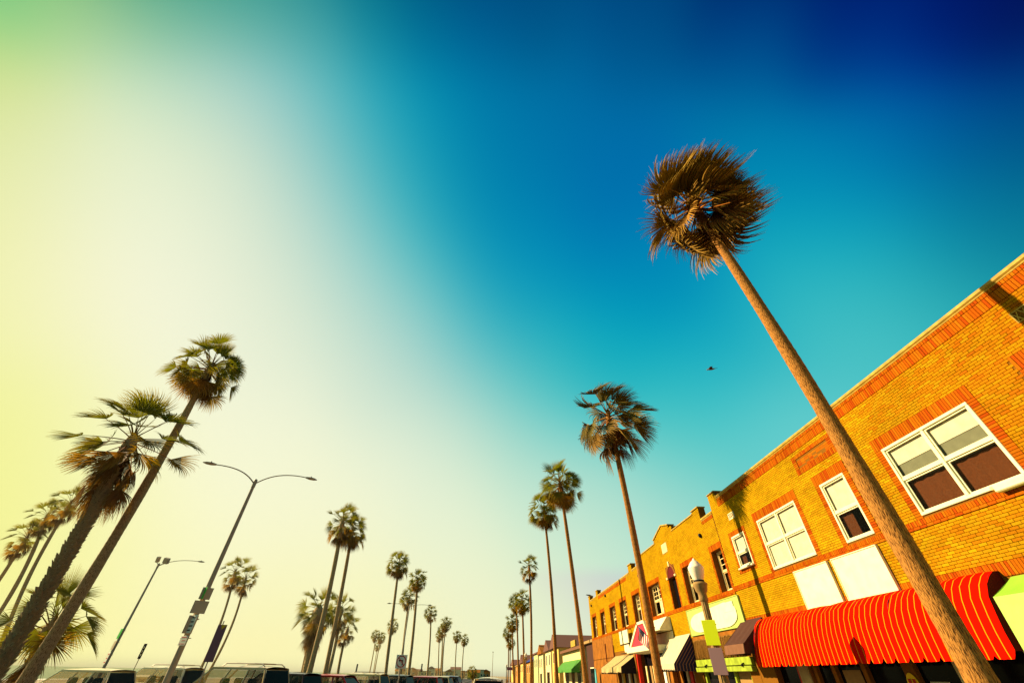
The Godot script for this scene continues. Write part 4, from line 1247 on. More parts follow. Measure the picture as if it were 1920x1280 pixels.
	m.prism(PackedVector2Array([Vector2(-30.3, 3.12), Vector2(-26.4, 3.12), Vector2(-27.2, 4.12), Vector2(-28.3, 4.12)]), 0.0, 0.1, Transform3D(Basis(Vector3(0, 0, 1), Vector3.UP, Vector3(-1, 0, 0)), Vector3(8.98, 0, 0)))
	put(b, "pediment", m, M["pink_board"])
	m = MB.new()
	m.beam(V(8.9, 3.1, 30.5), V(8.9, 4.17, 28.35), 0.14, 0.14)
	m.beam(V(8.9, 4.17, 28.35), V(8.9, 4.17, 27.15), 0.13, 0.13)
	m.beam(V(8.9, 4.17, 27.15), V(8.9, 3.1, 26.35), 0.14, 0.14)
	put(b, "pediment_trim", m, M["white_paint"])
	b = thing("shop_sign", "blank white box sign with a sloping top, right of the flag", "sign")
	m = MB.new()
	m.prism(PackedVector2Array([Vector2(9.98, 3.72), Vector2(9.98, 4.32), Vector2(9.8, 4.32), Vector2(9.3, 3.78), Vector2(9.3, 3.72)]), -28.6, -25.9, Transform3D.IDENTITY)
	put(b, "box", m, M["white_paint"])
	boxpart(b, "lower_panel", M["board_white"], V(9.95, 3.25, 27.2), Vector3(0.05, 0.86, 2.7), 0.01)
	b = thing("hanging_sign", "blank white square sign board on black brackets, left of the pink pediment", "sign")
	boxpart(b, "panel", M["board_white"], V(9.7, 3.92, 34.55), Vector3(0.08, 0.74, 2.2), 0.01)
	boxpart(b, "lower_panel", M["board_white"], V(9.7, 3.27, 34.1), Vector3(0.08, 0.4, 1.2), 0.01)
	m = MB.new()
	for a in [33.6, 35.5]: m.beam(V(9.7, 4.33, a), V(9.99, 4.33, a), 0.03, 0.04)
	m.beam(V(9.7, 3.51, 33.5), V(9.7, 3.51, 35.8), 0.04, 0.04)
	m.beam(V(9.7, 3.03, 33.4), V(9.7, 3.03, 36.0), 0.04, 0.04)
	put(b, "bracket", m, M["black_paint"])
	# flag on a raked pole
	b = thing("flag", "striped flag with a starry blue corner on a raked pole", "flag")
	m = MB.new()
	m.tube([V(8.95, 3.1, 26.1), V(8.3, 3.98, 26.75)], [0.02, 0.015], 8)
	m.lathe(V(8.3, 3.98, 26.75), [[0.01, 0.0], [0.035, 0.03], [0.02, 0.07]], 8)
	put(b, "pole", m, M["black_paint"])
	m = MB.new()
	var rows := []
	for r in 13:
		var row := []
		for q in 11:
			var u := r / 12.0; var w := q / 10.0
			row.append(V(8.32 + w * 0.42 + 0.05 * sin(u * 5 + w * 2) - u * 0.05, 3.95 - w * 0.55 - u * 0.66, 26.72 - w * 0.45 - u * 0.14 - 0.05 * sin(w * 8.0 + u * 3.0)))
		rows.append(row)
	m.strip(rows, false)
	for r in 13:
		for q in 11: m.t[r * 11 + q] = Vector2(r / 12.0, q / 10.0)
	put(b, "cloth", m, M["flag_cloth"])
	b = thing("surfboard", "turquoise surfboard standing against the stucco wall at the far corner", "surfboard")
	m = MB.new()
	ol = PackedVector2Array()
	for k in 24:
		var f := TAU * k / 24
		ol.append(Vector2(0.27 * sin(f) * (1.0 - 0.25 * cos(f)), 1.1 - 1.05 * cos(f)))
	m.prism(ol, -0.03, 0.03, Transform3D(Basis(Vector3.BACK, 0.0) * Basis(Vector3(0, 0, 1), Vector3.UP, Vector3(-1, 0, 0)), V(9.6, 0.16, 44.8)))
	put(b, "deck", m, M["teal"])
	m = MB.new()
	m.prism(PackedVector2Array([Vector2(-0.02, 0.2), Vector2(0.02, 0.2), Vector2(0.02, 2.1), Vector2(-0.02, 2.1)]), 0.03, 0.036, Transform3D(Basis(Vector3(0, 0, 1), Vector3.UP, Vector3(-1, 0, 0)), V(9.6, 0.16, 44.8)))
	put(b, "stringer", m, M["sign_white"])

# ------------------------------------------------------------------ palms
const WIND := Vector3(0.12, 0.0, 1.0)

# one fan-shaped frond: leaf stalk, then many narrow pleated segments that split, droop and stream in the wind
func frond(m: MB, o: Vector3, dir: Vector3, p: Dictionary, green: Color, r: RandomNumberGenerator) -> void:
	var stalk: float = p.stalk * r.randf_range(0.65, 1.25)
	var blade: float = p.blade * r.randf_range(0.75, 1.15)
	var d := dir.normalized()
	var pos := o
	var pts := [pos]
	var steps := 4
	for k in steps:
		d = (d + Vector3.DOWN * p.sag * 0.22 + WIND * p.wind * 0.10).normalized()
		pos += d * stalk / steps
		pts.append(pos)
	m.col = p.get("stalk_color", Color(green.r * 1.7 + 0.05, green.g * 1.1 + 0.02, green.b))
	var wd := []
	for k in pts.size(): wd.append(lerpf(0.028, 0.011, float(k) / steps) * p.get("thick", 1.0))
	if p.get("low", false):
		m.tube(pts, wd, 3, false)
	else:
		m.tube(pts, wd, 5, false)
	# frame of the blade
	var side := d.cross(Vector3.UP)
	if side.length() < 0.1: side = Vector3(cos(o.x * 50), 0, sin(o.x * 50))
	d = d.rotated(side.normalized(), -p.get("bend", 0.75) * r.randf_range(0.5, 1.3)).normalized()
	side = side.rotated(d, r.randf_range(-0.7, 0.7)).normalized()
	var up := side.cross(d).normalized()
	var n: int = p.segs
	var spread: float = p.get("spread", 2.15) * r.randf_range(0.65, 1.05)
	var gust := r.randf_range(0.15, 1.8)
	var st: int = p.steps
	for k in n:
		var f := (float(k) / (n - 1) * 2.0 - 1.0)
		var ang := f * spread + r.randf_range(-0.5, 0.5) * spread / n
		var l: float = blade * (0.72 + 0.28 * cos(ang * 0.7)) * r.randf_range(0.86, 1.06)
		var q: Vector3 = (d * cos(ang) + side * sin(ang) + up * (0.22 + 0.18 * absf(f)) * p.get("cup", 1.0)).normalized()
		var along := side * cos(ang) - d * sin(ang)
		var a := pos
		var gap := 2.0 * spread / (n - 1)
		var tint := r.randf_range(0.8, 1.2)
		var dry := r.randf()
		var base := Color(green.r * tint, green.g * tint, green.b * tint)
		var tip := base.lerp(p.get("tip", Color(0.34, 0.22, 0.026)), 0.35 + 0.4 * dry)
		var w0 := 0.004
		var tilt := 0.5 if k % 2 else -0.5
		var k0 := -1
		for s in st + 1:
			var x := float(s) / st
			var w: float = maxf(0.0015, minf(gap * x * l * 0.54, gap * 0.42 * l * 0.54 * 1.05) * (1.0 if x < 0.45 else (1.0 - x) / 0.55 * 0.92 + 0.08))
			var nn: Vector3 = q.cross(along).normalized()
			if nn.dot(up) < 0: nn = -nn
			m.col = base.lerp(tip, clampf((x - 0.4) * 1.6, 0, 1))
			var i0 := m.vert(a - along * w + nn * w * tilt, (nn + along * tilt).normalized(), Vector2(0, x))
			m.vert(a + along * w - nn * w * tilt, (nn + along * tilt).normalized(), Vector2(1, x))
			if s > 0: m.i.append_array([i0 - 2, i0, i0 - 1, i0 - 1, i0, i0 + 1])
			var flop: float = x * x * p.droop * (0.7 + 0.6 * dry)
			q = (q + Vector3.DOWN * flop + WIND * p.wind * gust * (0.10 + 0.5 * x) ).normalized()
			along = (along - q * along.dot(q)).normalized()
			a += q * l / st

func crown_dirs(count: int, hi: float, lo: float, r: RandomNumberGenerator) -> Array:
	var out := []
	for k in count:
		var f := float(k) / maxi(1, count - 1)
		var el := deg_to_rad(lerpf(hi, lo, pow(f, 0.85)) + r.randf_range(-9, 9))
		var az: float = k * 2.39996 + r.randf_range(-0.25, 0.25)
		out.append([Vector3(cos(az) * cos(el), sin(el), sin(az) * cos(el)), f])
	return out

func leaf_color(f: float, r: RandomNumberGenerator, g: Color) -> Color:
	if f > 0.62: g = g.lerp(Color(0.25, 0.12, 0.016), clampf((f - 0.62) * 2.2 + r.randf_range(-0.2, 0.3), 0, 1))
	return g

# crown as a list of meshes, each one frond; origin at the growing point
func crown_meshes(p: Dictionary, sd: int) -> Array:
	var r := RandomNumberGenerator.new()
	r.seed = sd
	var out := []
	for e in crown_dirs(p.count, p.get("hi", 84.0), p.get("lo", -48.0), r):
		var m := MB.new()
		m.colored = true
		var q: Dictionary = p.duplicate()
		if e[1] < 0.12: q.droop = p.droop * 0.3; q.spread = 1.2; q.stalk = p.stalk * 0.7; q.bend = 0.15
		frond(m, e[0] * 0.12 + Vector3(0, -0.35 * e[1], 0), e[0], q, leaf_color(e[1], r, p.get("leaf", Color(0.13, 0.145, 0.012))), r)
		out.append(m)
	for k in p.get("dead", 0):
		var az := r.randf() * TAU
		var el := deg_to_rad(r.randf_range(-78, -50))
		var m := MB.new()
		m.colored = true
		var q: Dictionary = p.duplicate()
		q.stalk = p.stalk * 0.7; q.droop = p.droop + 0.8; q.spread = 1.1; q.wind = p.wind * 0.35
		q.stalk_color = Color(0.13, 0.065, 0.02)
		frond(m, Vector3(cos(az) * 0.15, -0.35 - r.randf() * p.get("skirt", 0.4), sin(az) * 0.15), Vector3(cos(az) * cos(el), sin(el), sin(az) * cos(el)), q, Color(0.14, 0.062, 0.018) * r.randf_range(0.7, 1.2), r)
		out.append(m)
	return out

func joined_crown(p: Dictionary, sd: int) -> ArrayMesh:
	var all := MB.new()
	all.colored = true
	for m in crown_meshes(p, sd):
		var k: int = all.v.size()
		all.v.append_array(m.v); all.n.append_array(m.n); all.t.append_array(m.t); all.c.append_array(m.c)
		for q in m.i: all.i.append(q + k)
	return all.done(M["thin_frond"])

var kinds := {}

func prepare_crowns() -> void:
	var P := {
		"gale": {"count": 52, "stalk": 0.72, "blade": 1.42, "segs": 44, "steps": 7, "sag": 0.5, "droop": 0.5, "wind": 0.8, "dead": 5, "skirt": 0.3, "lo": -36.0, "bend": 0.75, "spread": 1.6, "leaf": Color(0.16, 0.105, 0.009), "tip": Color(0.48, 0.25, 0.022)},
		"windy": {"count": 40, "stalk": 1.05, "blade": 1.25, "segs": 38, "steps": 6, "sag": 0.5, "droop": 0.6, "wind": 0.6, "dead": 9, "skirt": 0.9, "lo": -55.0, "bend": 0.7, "spread": 1.7, "leaf": Color(0.105, 0.08, 0.009), "tip": Color(0.30, 0.16, 0.018)},
		"full": {"count": 42, "stalk": 1.1, "blade": 1.05, "segs": 32, "steps": 5, "sag": 0.35, "droop": 0.55, "wind": 0.26, "dead": 12, "skirt": 0.6, "lo": -45.0, "spread": 2.0},
		"airy": {"count": 26, "stalk": 1.1, "blade": 1.0, "segs": 26, "steps": 4, "sag": 0.3, "droop": 0.55, "wind": 0.3, "dead": 8, "skirt": 0.9, "lo": -50.0, "spread": 1.9},
		"shaggy": {"count": 25, "stalk": 1.35, "blade": 1.45, "segs": 40, "steps": 6, "sag": 0.3, "droop": 0.5, "wind": 0.5, "dead": 16, "skirt": 1.4, "lo": -42.0, "spread": 1.9},
		"young": {"count": 18, "stalk": 1.2, "blade": 1.25, "segs": 46, "steps": 4, "sag": 0.2, "droop": 0.2, "wind": 0.08, "dead": 3, "skirt": 0.5, "lo": -25.0, "spread": 2.3, "bend": 1.1},
		"bushy": {"count": 28, "stalk": 1.3, "blade": 1.05, "segs": 26, "steps": 4, "sag": 0.4, "droop": 0.5, "wind": 0.2, "dead": 16, "skirt": 1.4, "lo": -55.0},
	}
	for k in P:
		var list := []
		for m in crown_meshes(P[k], hash(k) % 1000): list.append(m.done(M["frond" if k in ["gale", "windy"] else "thin_frond"]))
		kinds[k] = list
	for k in 3:
		kinds["far_%d" % k] = joined_crown({"count": 34 + 4 * k, "stalk": 1.1, "blade": 0.95, "segs": 13, "steps": 3, "sag": 0.4, "droop": 0.55, "wind": 0.2, "dead": 8, "skirt": 0.7, "lo": -50.0, "low": true, "thick": 1.2}, 70 + k)

# base, crown point and radii -> trunk with leaf scars, then the crown
func palm(label: String, x: float, a: float, top: Vector3, r0: float, r1: float, kind: String, bark: String, o := {}) -> void:
	var t := thing("palm_tree", label, "palm tree", V(x, 0, a), "fan palms along the street and the beach")
	var tp := top - V(x, 0, a)
	var far := kind.begins_with("far")
	var n := 14 if far else 130
	var path := []
	var rad := []
	var r := RandomNumberGenerator.new()
	r.seed = int(absf(x) * 100 + a * 37)
	var bend: float = o.get("bend", 0.25)
	var bow := Vector3(r.randf_range(-1, 1), 0, r.randf_range(-1, 1)).normalized() * bend
	if o.has("bow"): bow = o.bow
	for k in n + 1:
		var f := float(k) / n
		path.append(Vector3(tp.x * f, tp.y * f, tp.z * f) + bow * sin(PI * f) * (1.0 if not o.has("bow") else 1.0))
		var flare := 1.0 + 0.45 * exp(-f * tp.y / 0.5)
		var ring := 1.0 + (0.0 if far else (0.016 if k % 2 else -0.012) + r.randf_range(-0.012, 0.012) + 0.035 * sin(k * 0.21) + 0.025 * sin(k * 0.083 + 1.0))
		rad.append(lerpf(r0, r1, pow(f, 0.8)) * flare * ring)
	rad[n] = r1 * 0.7
	var m := MB.new()
	m.tube(path, rad, 9 if far else 20, true)
	put(t, "trunk", m, M[bark])
	var axis: Vector3 = (path[n] - path[n - 2]).normalized()
	var s: float = o.get("scale", 1.0)
	var bs := Basis(Quaternion(Vector3.UP, axis)) * Basis(Vector3.UP, o.get("turn", r.randf_range(-0.35, 0.35)))
	if far:
		shared(t, "crown", kinds[kind], Transform3D(bs.scaled(Vector3(s, s, s)), tp))
		return
	if o.get("boots", 0) > 0:                    # stubs of cut leaf stalks in spirals up the trunk
		m = MB.new()
		for k in o.boots:
			var f := lerpf(0.03, 0.93, float(k) / o.boots)
			var az: float = k * 2.39996
			var c: Vector3 = path[int(f * n)].lerp(path[mini(int(f * n) + 1, n)], fmod(f * n, 1.0))
			var out := Vector3(cos(az), 0, sin(az))
			var rr: float = lerpf(r0, r1, f)
			var side := out.cross(Vector3.UP)
			var b := c + out * rr * 0.8
			var e := c + out * (rr + 0.05 + 0.06 * r.randf()) + Vector3.UP * (0.16 + 0.1 * r.randf())
			var w := 0.075
			m.hexa([b - side * w + Vector3(0, -0.07, 0), b + side * w + Vector3(0, -0.07, 0), b + side * w - out * 0.05, b - side * w - out * 0.05, e - side * w * 0.7, e + side * w * 0.7, e + side * w * 0.6 - out * 0.04, e - side * w * 0.6 - out * 0.04])
		put(t, "leaf_base", m, M[bark], "stuff")
	var c := sub(t, "crown")
	c.transform = Transform3D(bs.scaled(Vector3(s, s, s)), tp)
	for q in kinds[kind]: shared(c, "frond", q, Transform3D.IDENTITY)
	m = MB.new()                                 # fibrous crown shaft
	m.lathe(Vector3(0, -0.95, 0), [[r1 * 0.9, 0.0], [r1 * 1.25, 0.25], [r1 * 1.35, 0.6], [r1 * 0.9, 0.95], [0.04, 1.25]], 12)
	put(c, "crown_shaft", m, M[bark])

func palms() -> void:
	prepare_crowns()
	# right row on the pavement
	palm("nearest palm on the right, trunk crossing the brick front and red awning", 6.20, 6.19, V(5.95, 13.2, 6.43), 0.18, 0.105, "gale", "bark_gold", {"bow": Vector3(0.10, 0, 0.06), "scale": 1.04, "turn": 0.0})
	palm("second palm of the right pavement row, windswept crown over the far brick building", 6.10, 17.97, V(5.83, 12.3, 18.07), 0.165, 0.112, "windy", "bark_gold", {"scale": 1.05, "turn": 0.5, "bow": Vector3(0.1, 0, 0.05)})
	palm("third palm of the right pavement row, slightly right of and larger than the next", 7.0, 35.69, V(6.0, 15.36, 35.88), 0.2, 0.125, "full", "bark_gold", {"turn": 0.3, "scale": 1.12})
	palm("fourth palm of the right pavement row, its crown touching the third's on the left", 6.96, 50.8, V(6.28, 17.65, 50.89), 0.2, 0.13, "full", "bark_gold", {"turn": -0.3, "scale": 1.12})
	palm("fifth palm of the right pavement row, small round crown alone against the sky", 6.91, 80.27, V(6.82, 16.83, 80.27), 0.22, 0.16, "airy", "bark_gold", {"scale": 1.05})
	var R := [["sixth palm of the right row, crown lower and right of its close neighbour", 6.94, 93.82, V(6.51, 13.38, 93.85)], ["seventh palm of the right row, crown just left of its close neighbour", 6.95, 110.98, V(6.3, 15.17, 111.02)], ["eighth palm of the right row, thin trunk in front of the blue-roofed house", 6.95, 128.0, V(6.31, 12.8, 128.0)], ["farthest palm of the right row, lowest crown in the cluster at its end", 8.51, 182.1, V(8.28, 11.52, 182.1)], ["leftmost palm of the cluster at the end of the right row", 6.91, 166.2, V(6.78, 13.11, 166.2)]]
	for k in R.size(): palm(R[k][0], R[k][1], R[k][2], R[k][3], 0.22, 0.16, "far_%d" % (k % 3), "bark_gold", {"scale": 1.1})
	# left side
	palm("tall smooth palm on the left with a round dark crown, beside the shaggy-trunked one", -16.83, 19.81, V(-17.16, 15.3, 19.53), 0.25, 0.15, "full", "bark_grey", {"bow": Vector3(0.15, 0, -0.1), "scale": 1.06, "turn": 0.9})
	palm("shaggy left palm with a thick trunk of leaf stubs and loose windblown fronds", -16.8, 18.52, V(-17.31, 10.0, 18.03), 0.25, 0.2, "shaggy", "bark_grey", {"boots": 420, "scale": 1.0, "bow": Vector3(0.1, 0, 0)})
	palm("short young palm with wide round fans, behind the two big trunks at lower left", -17.99, 21.46, V(-18.34, 2.95, 21.16), 0.3, 0.22, "young", "bark_grey", {"boots": 60, "bow": Vector3.ZERO, "scale": 0.95})
	palm("leftmost palm in the photo, thin leaning trunk and a small ragged crown", -51.39, 50.44, V(-51.83, 12.6, 49.97), 0.18, 0.14, "airy", "bark_grey", {"scale": 0.95})
	palm("thin curved palm at far left whose broad crown hides behind the shaggy trunk", -50.44, 51.38, V(-51.62, 14.95, 50.19), 0.2, 0.16, "airy", "bark_grey", {"bow": Vector3(1.0, 0, 0), "scale": 0.95})
	palm("palm half hidden behind the shaggy trunk, yellow-green crown just left of it", -44.43, 48.86, V(-46.61, 15.4, 46.72), 0.18, 0.14, "airy", "bark_grey", {"scale": 0.95, "bow": Vector3(-0.8, 0, 0)})
	palm("left one of the twin palms, its trunk behind the plum banner", -43.78, 80.14, V(-44.32, 14.7, 79.85), 0.21, 0.15, "airy", "bark_grey", {"scale": 1.2, "bow": Vector3(0.7, 0, 0)})
	palm("right one of the twin palms between the plum banner and the tan car", -44.57, 84.13, V(-44.42, 14.4, 84.21), 0.21, 0.15, "airy", "bark_grey", {"scale": 1.2, "bow": Vector3(0.9, 0, 0), "turn": 1.5})
	palm("left one of the tall middle-left pair of palms, crown a little higher", -16.17, 47.7, V(-16.91, 14.6, 47.44), 0.26, 0.19, "airy", "bark_grey", {"scale": 1.0, "turn": 0.4})
	palm("right one of the tall middle-left pair of palms, dead skirt below its crown", -15.3, 49.74, V(-16.23, 14.2, 49.44), 0.22, 0.16, "full", "bark_grey", {"scale": 1.0, "turn": -0.4})
	palm("low bushy palm with a thick stubbly trunk, at the foot of the tall pair", -19.95, 58.7, V(-20.72, 7.55, 58.44), 0.5, 0.4, "bushy", "bark_grey", {"boots": 200, "scale": 1.25})
	palm("mid-height palm with a long dead skirt, just right of the low bushy palm", -27.53, 90.92, V(-28.02, 10.92, 90.77), 0.3, 0.24, "bushy", "bark_grey", {"scale": 1.35})
	palm("small palm right of the mid-height skirted palm, before the red car", -27.23, 96.22, V(-27.48, 8.22, 96.15), 0.26, 0.2, "airy", "bark_grey", {"scale": 1.2})
	palm("single tall palm left of the far lamp post, leaning right", -13.36, 69.41, V(-14.28, 14.6, 69.23), 0.23, 0.16, "full", "bark_grey", {"scale": 1.0})
	var F := [["thin palm hidden behind the low bushy palm, only its trunk showing", -49.61, 140.55, V(-50.78, 13.5, 140.1), 1.0],
		["palm behind the far lamp post with a long hanging skirt, left of two", -16.68, 102.08, V(-17.48, 14.5, 101.95), 1.15], ["palm behind the far lamp post with the higher crown, right of two", -12.13, 80.98, V(-12.95, 14.5, 80.86), 0.95],
		["distant palm with an oval crown directly behind the single tall palm's trunk", -33.18, 170.25, V(-33.51, 14.5, 170.2), 1.2], ["left one of three small distant palms between the white van and single tall palm", -49.02, 217.5, V(-49.27, 14.5, 217.4), 1.2],
		["right one of three small distant palms left of the single tall palm", -49.54, 229.9, V(-49.47, 14.5, 229.9), 1.2], ["lowest one of three small distant palms left of the single tall palm", -66.19, 304.7, V(-66.8, 14.5, 304.6), 1.2],
		["lone slim palm right of the far lamp post, rising above the dark pickup", -14.85, 130.07, V(-15.86, 14.5, 129.95), 1.05],
		["topmost palm of the tight distant group of three above the red car's roof", -13.43, 157.9, V(-13.99, 14.5, 157.9), 1.1], ["lowest palm of the tight distant group of three right of the lone slim palm", -19.13, 208.4, V(-20.64, 14.5, 208.2), 1.1], ["middle palm of the tight distant group of three right of the lone slim palm", -16.2, 182.1, V(-17.08, 14.5, 182.0), 1.1],
		["left one of the last two small palms before the street's end", -12.76, 211.7, V(-13.4, 14.5, 211.7), 1.15], ["right one of the last two small palms before the street's end", -10.81, 230.2, V(-10.97, 14.5, 230.2), 1.2],
		["stubby low palm bush above the white van on the street", -2.38, 90.0, V(-2.53, 2.2, 90.0), 0.5]]
	for k in F.size(): palm(F[k][0], F[k][1], F[k][2], F[k][3], 0.25, 0.18, "far_%d" % (k % 3), "bark_grey", {"scale": F[k][4]})

# ------------------------------------------------------------------ street furniture
func street_light(label: String, x: float, a: float, h: float, arms: Array, o := {}) -> Node3D:
	var t := thing("street_light", label, "street light", V(x, 0, a), "tall curved-arm street lights")
	var m := MB.new()
	m.lathe(Vector3.ZERO, [[0.24, 0.0], [0.24, 0.35], [0.16, 0.5]], 14)
	put(t, "base", m, M["grey_metal"])
	m = MB.new()
	m.tube([Vector3(0, 0.4, 0), Vector3(0, h * 0.5, 0), Vector3(0, h - 0.35, 0)], [0.145, 0.115, 0.085], 14)
	put(t, "pole", m, M["grey_metal"])
	m = MB.new()
	m.lathe(Vector3(0, h - 0.4, 0), [[0.10, 0.0], [0.105, 0.3], [0.09, 0.45], [0.03, 0.5]], 14)
	put(t, "pole_cap", m, M["grey_metal"])
	for d in arms:                                     # [x, rise, a] reach of each arm
		var e := Vector3(d[0], d[1], -d[2])
		var path := []
		var rad := []
		for k in 13:
			var f := k / 12.0
			path.append(Vector3(e.x * (f + 0.10 * sin(PI * f) * -1.0), h - 0.2 + e.y * (1.0 - pow(1.0 - f, 2.1)) - 0.10 * f * f, e.z * f))
			rad.append(lerpf(0.035, 0.028, f))
		m = MB.new()
		m.tube(path, rad, 8)
		put(t, "arm", m, M["grey_metal"])
		var tip: Vector3 = path[12]
		var dir := Vector3(e.x, -0.12, e.z).normalized()
		m = MB.new()
		m.tube([tip - dir * 0.06, tip + dir * 0.05, tip + dir * 0.25, tip + dir * 0.5, tip + dir * 0.68], [0.03, 0.085, 0.13, 0.11, 0.03], 12)
		for k in m.v.size(): m.v[k].y = tip.y + (m.v[k].y - tip.y) * 0.62
		put(t, "lamp_head", m, M["grey_metal"])
		m = MB.new()
		m.lathe(tip + dir * 0.3 + Vector3(0, 0.04, 0), [[0.03, 0.0], [0.035, 0.06], [0.02, 0.11]], 8)
		put(t, "photocell", m, M["black_paint"])
	return t

func globe_lamp(label: String, x: float, a: float, plates: bool) -> void:
	var t := thing("globe_lamp", label, "street lamp", V(x, 0, a), "globe street lamps on the right pavement")
	var m := MB.new()
	m.lathe(Vector3.ZERO, [[0.30, 0.0], [0.30, 0.25], [0.22, 0.4], [0.2, 0.9], [0.16, 1.0]], 16)
	put(t, "base", m, M["concrete"])
	m = MB.new()                                       # fluted shaft
	var rows := []
	for k in 7:
		var f := k / 6.0
		var row := []
		for q in 48:
			var g := -TAU * q / 48
			var rr := lerpf(0.118, 0.088, f) * (1.0 + (0.09 if q % 4 < 2 else -0.06))
			row.append(Vector3(cos(g) * rr, lerpf(1.0, 3.42, f), sin(g) * rr))
		rows.append(row)
	m.strip(rows, true)
	put(t, "shaft", m, M["concrete"])
	m = MB.new()
	m.lathe(Vector3(0, 3.40, 0), [[0.11, 0.0], [0.135, 0.04], [0.12, 0.09], [0.12, 0.20], [0.16, 0.24], [0.19, 0.36], [0.21, 0.40], [0.21, 0.44], [0.16, 0.47]], 20)
	put(t, "capital", m, M["concrete"])
	m = MB.new()
	m.lathe(Vector3(0, 3.87, 0), [[0.15, 0.0], [0.15, 0.05]], 16)
	put(t, "fitter", m, M["black_paint"])
	m = MB.new()
	m.lathe(Vector3(0, 3.92, 0), [[0.13, 0.0], [0.175, 0.09], [0.21, 0.21], [0.225, 0.31], [0.22, 0.35], [0.2, 0.365], [0.165, 0.42], [0.11, 0.485], [0.05, 0.53], [0.035, 0.56], [0.01, 0.59]], 24)
	put(t, "globe", m, M["frosted_globe"])
	if not plates: return
	var b := Basis(Vector3.UP, deg_to_rad(-35.0))
	var s := thing("pole_sign", "bright yellow sign plate on the globe lamp's shaft, above a mauve plate", "sign", V(x, 2.66, a))
	m = MB.new()
	m.bbox(b * Vector3(0.0, 0.0, 0.165), Vector3(0.36, 0.56, 0.012), 0.004, b)
	put(s, "plate", m, M["sign_yellow"])
	m = MB.new()
	for y in [0.2, -0.2]: m.bbox(b * Vector3(0, y, 0.02) , Vector3(0.3, 0.03, 0.3), 0.006, b)
	put(s, "bracket", m, M["steel"])
	s = thing("pole_sign", "plain mauve sign plate on the globe lamp's shaft, under the yellow plate", "sign", V(x, 2.05, a))
	m = MB.new()
	m.bbox(b * Vector3(0.0, 0.0, 0.168), Vector3(0.35, 0.56, 0.012), 0.004, b)
	put(s, "plate", m, M["sign_mauve"])
	m = MB.new()
	for y in [0.2, -0.2]: m.bbox(b * Vector3(0, y, 0.02), Vector3(0.3, 0.03, 0.3), 0.006, b)
	put(s, "bracket", m, M["steel"])

func pole_plate(label: String, at: Vector3, w: float, h: float, turn: float, m: Material, lines := 0, ink: Material = null, off := 0.0) -> void:
	w *= 0.8
	off *= 0.8
	var s := thing("pole_sign", label, "sign", at)
	var b := Basis(Vector3.UP, turn)
	boxpart(s, "plate", m, b * Vector3(off, 0, 0.17), Vector3(w, h, 0.012), 0.004, b)
	for k in lines:
		boxpart(s, "print_line", ink, b * Vector3(off + 0.02 * (k % 2), h * (0.34 - 0.68 * k / maxi(1, lines - 1)), 0.1785), Vector3(w * (0.72 - 0.2 * (k % 2)), h * 0.07, 0.004), 0.001, b)
	boxpart(s, "strap", M["steel"], Vector3(0, 0, 0) + b * Vector3(0, h * 0.3, 0.0), Vector3(0.33, 0.03, 0.33), 0.004, b)

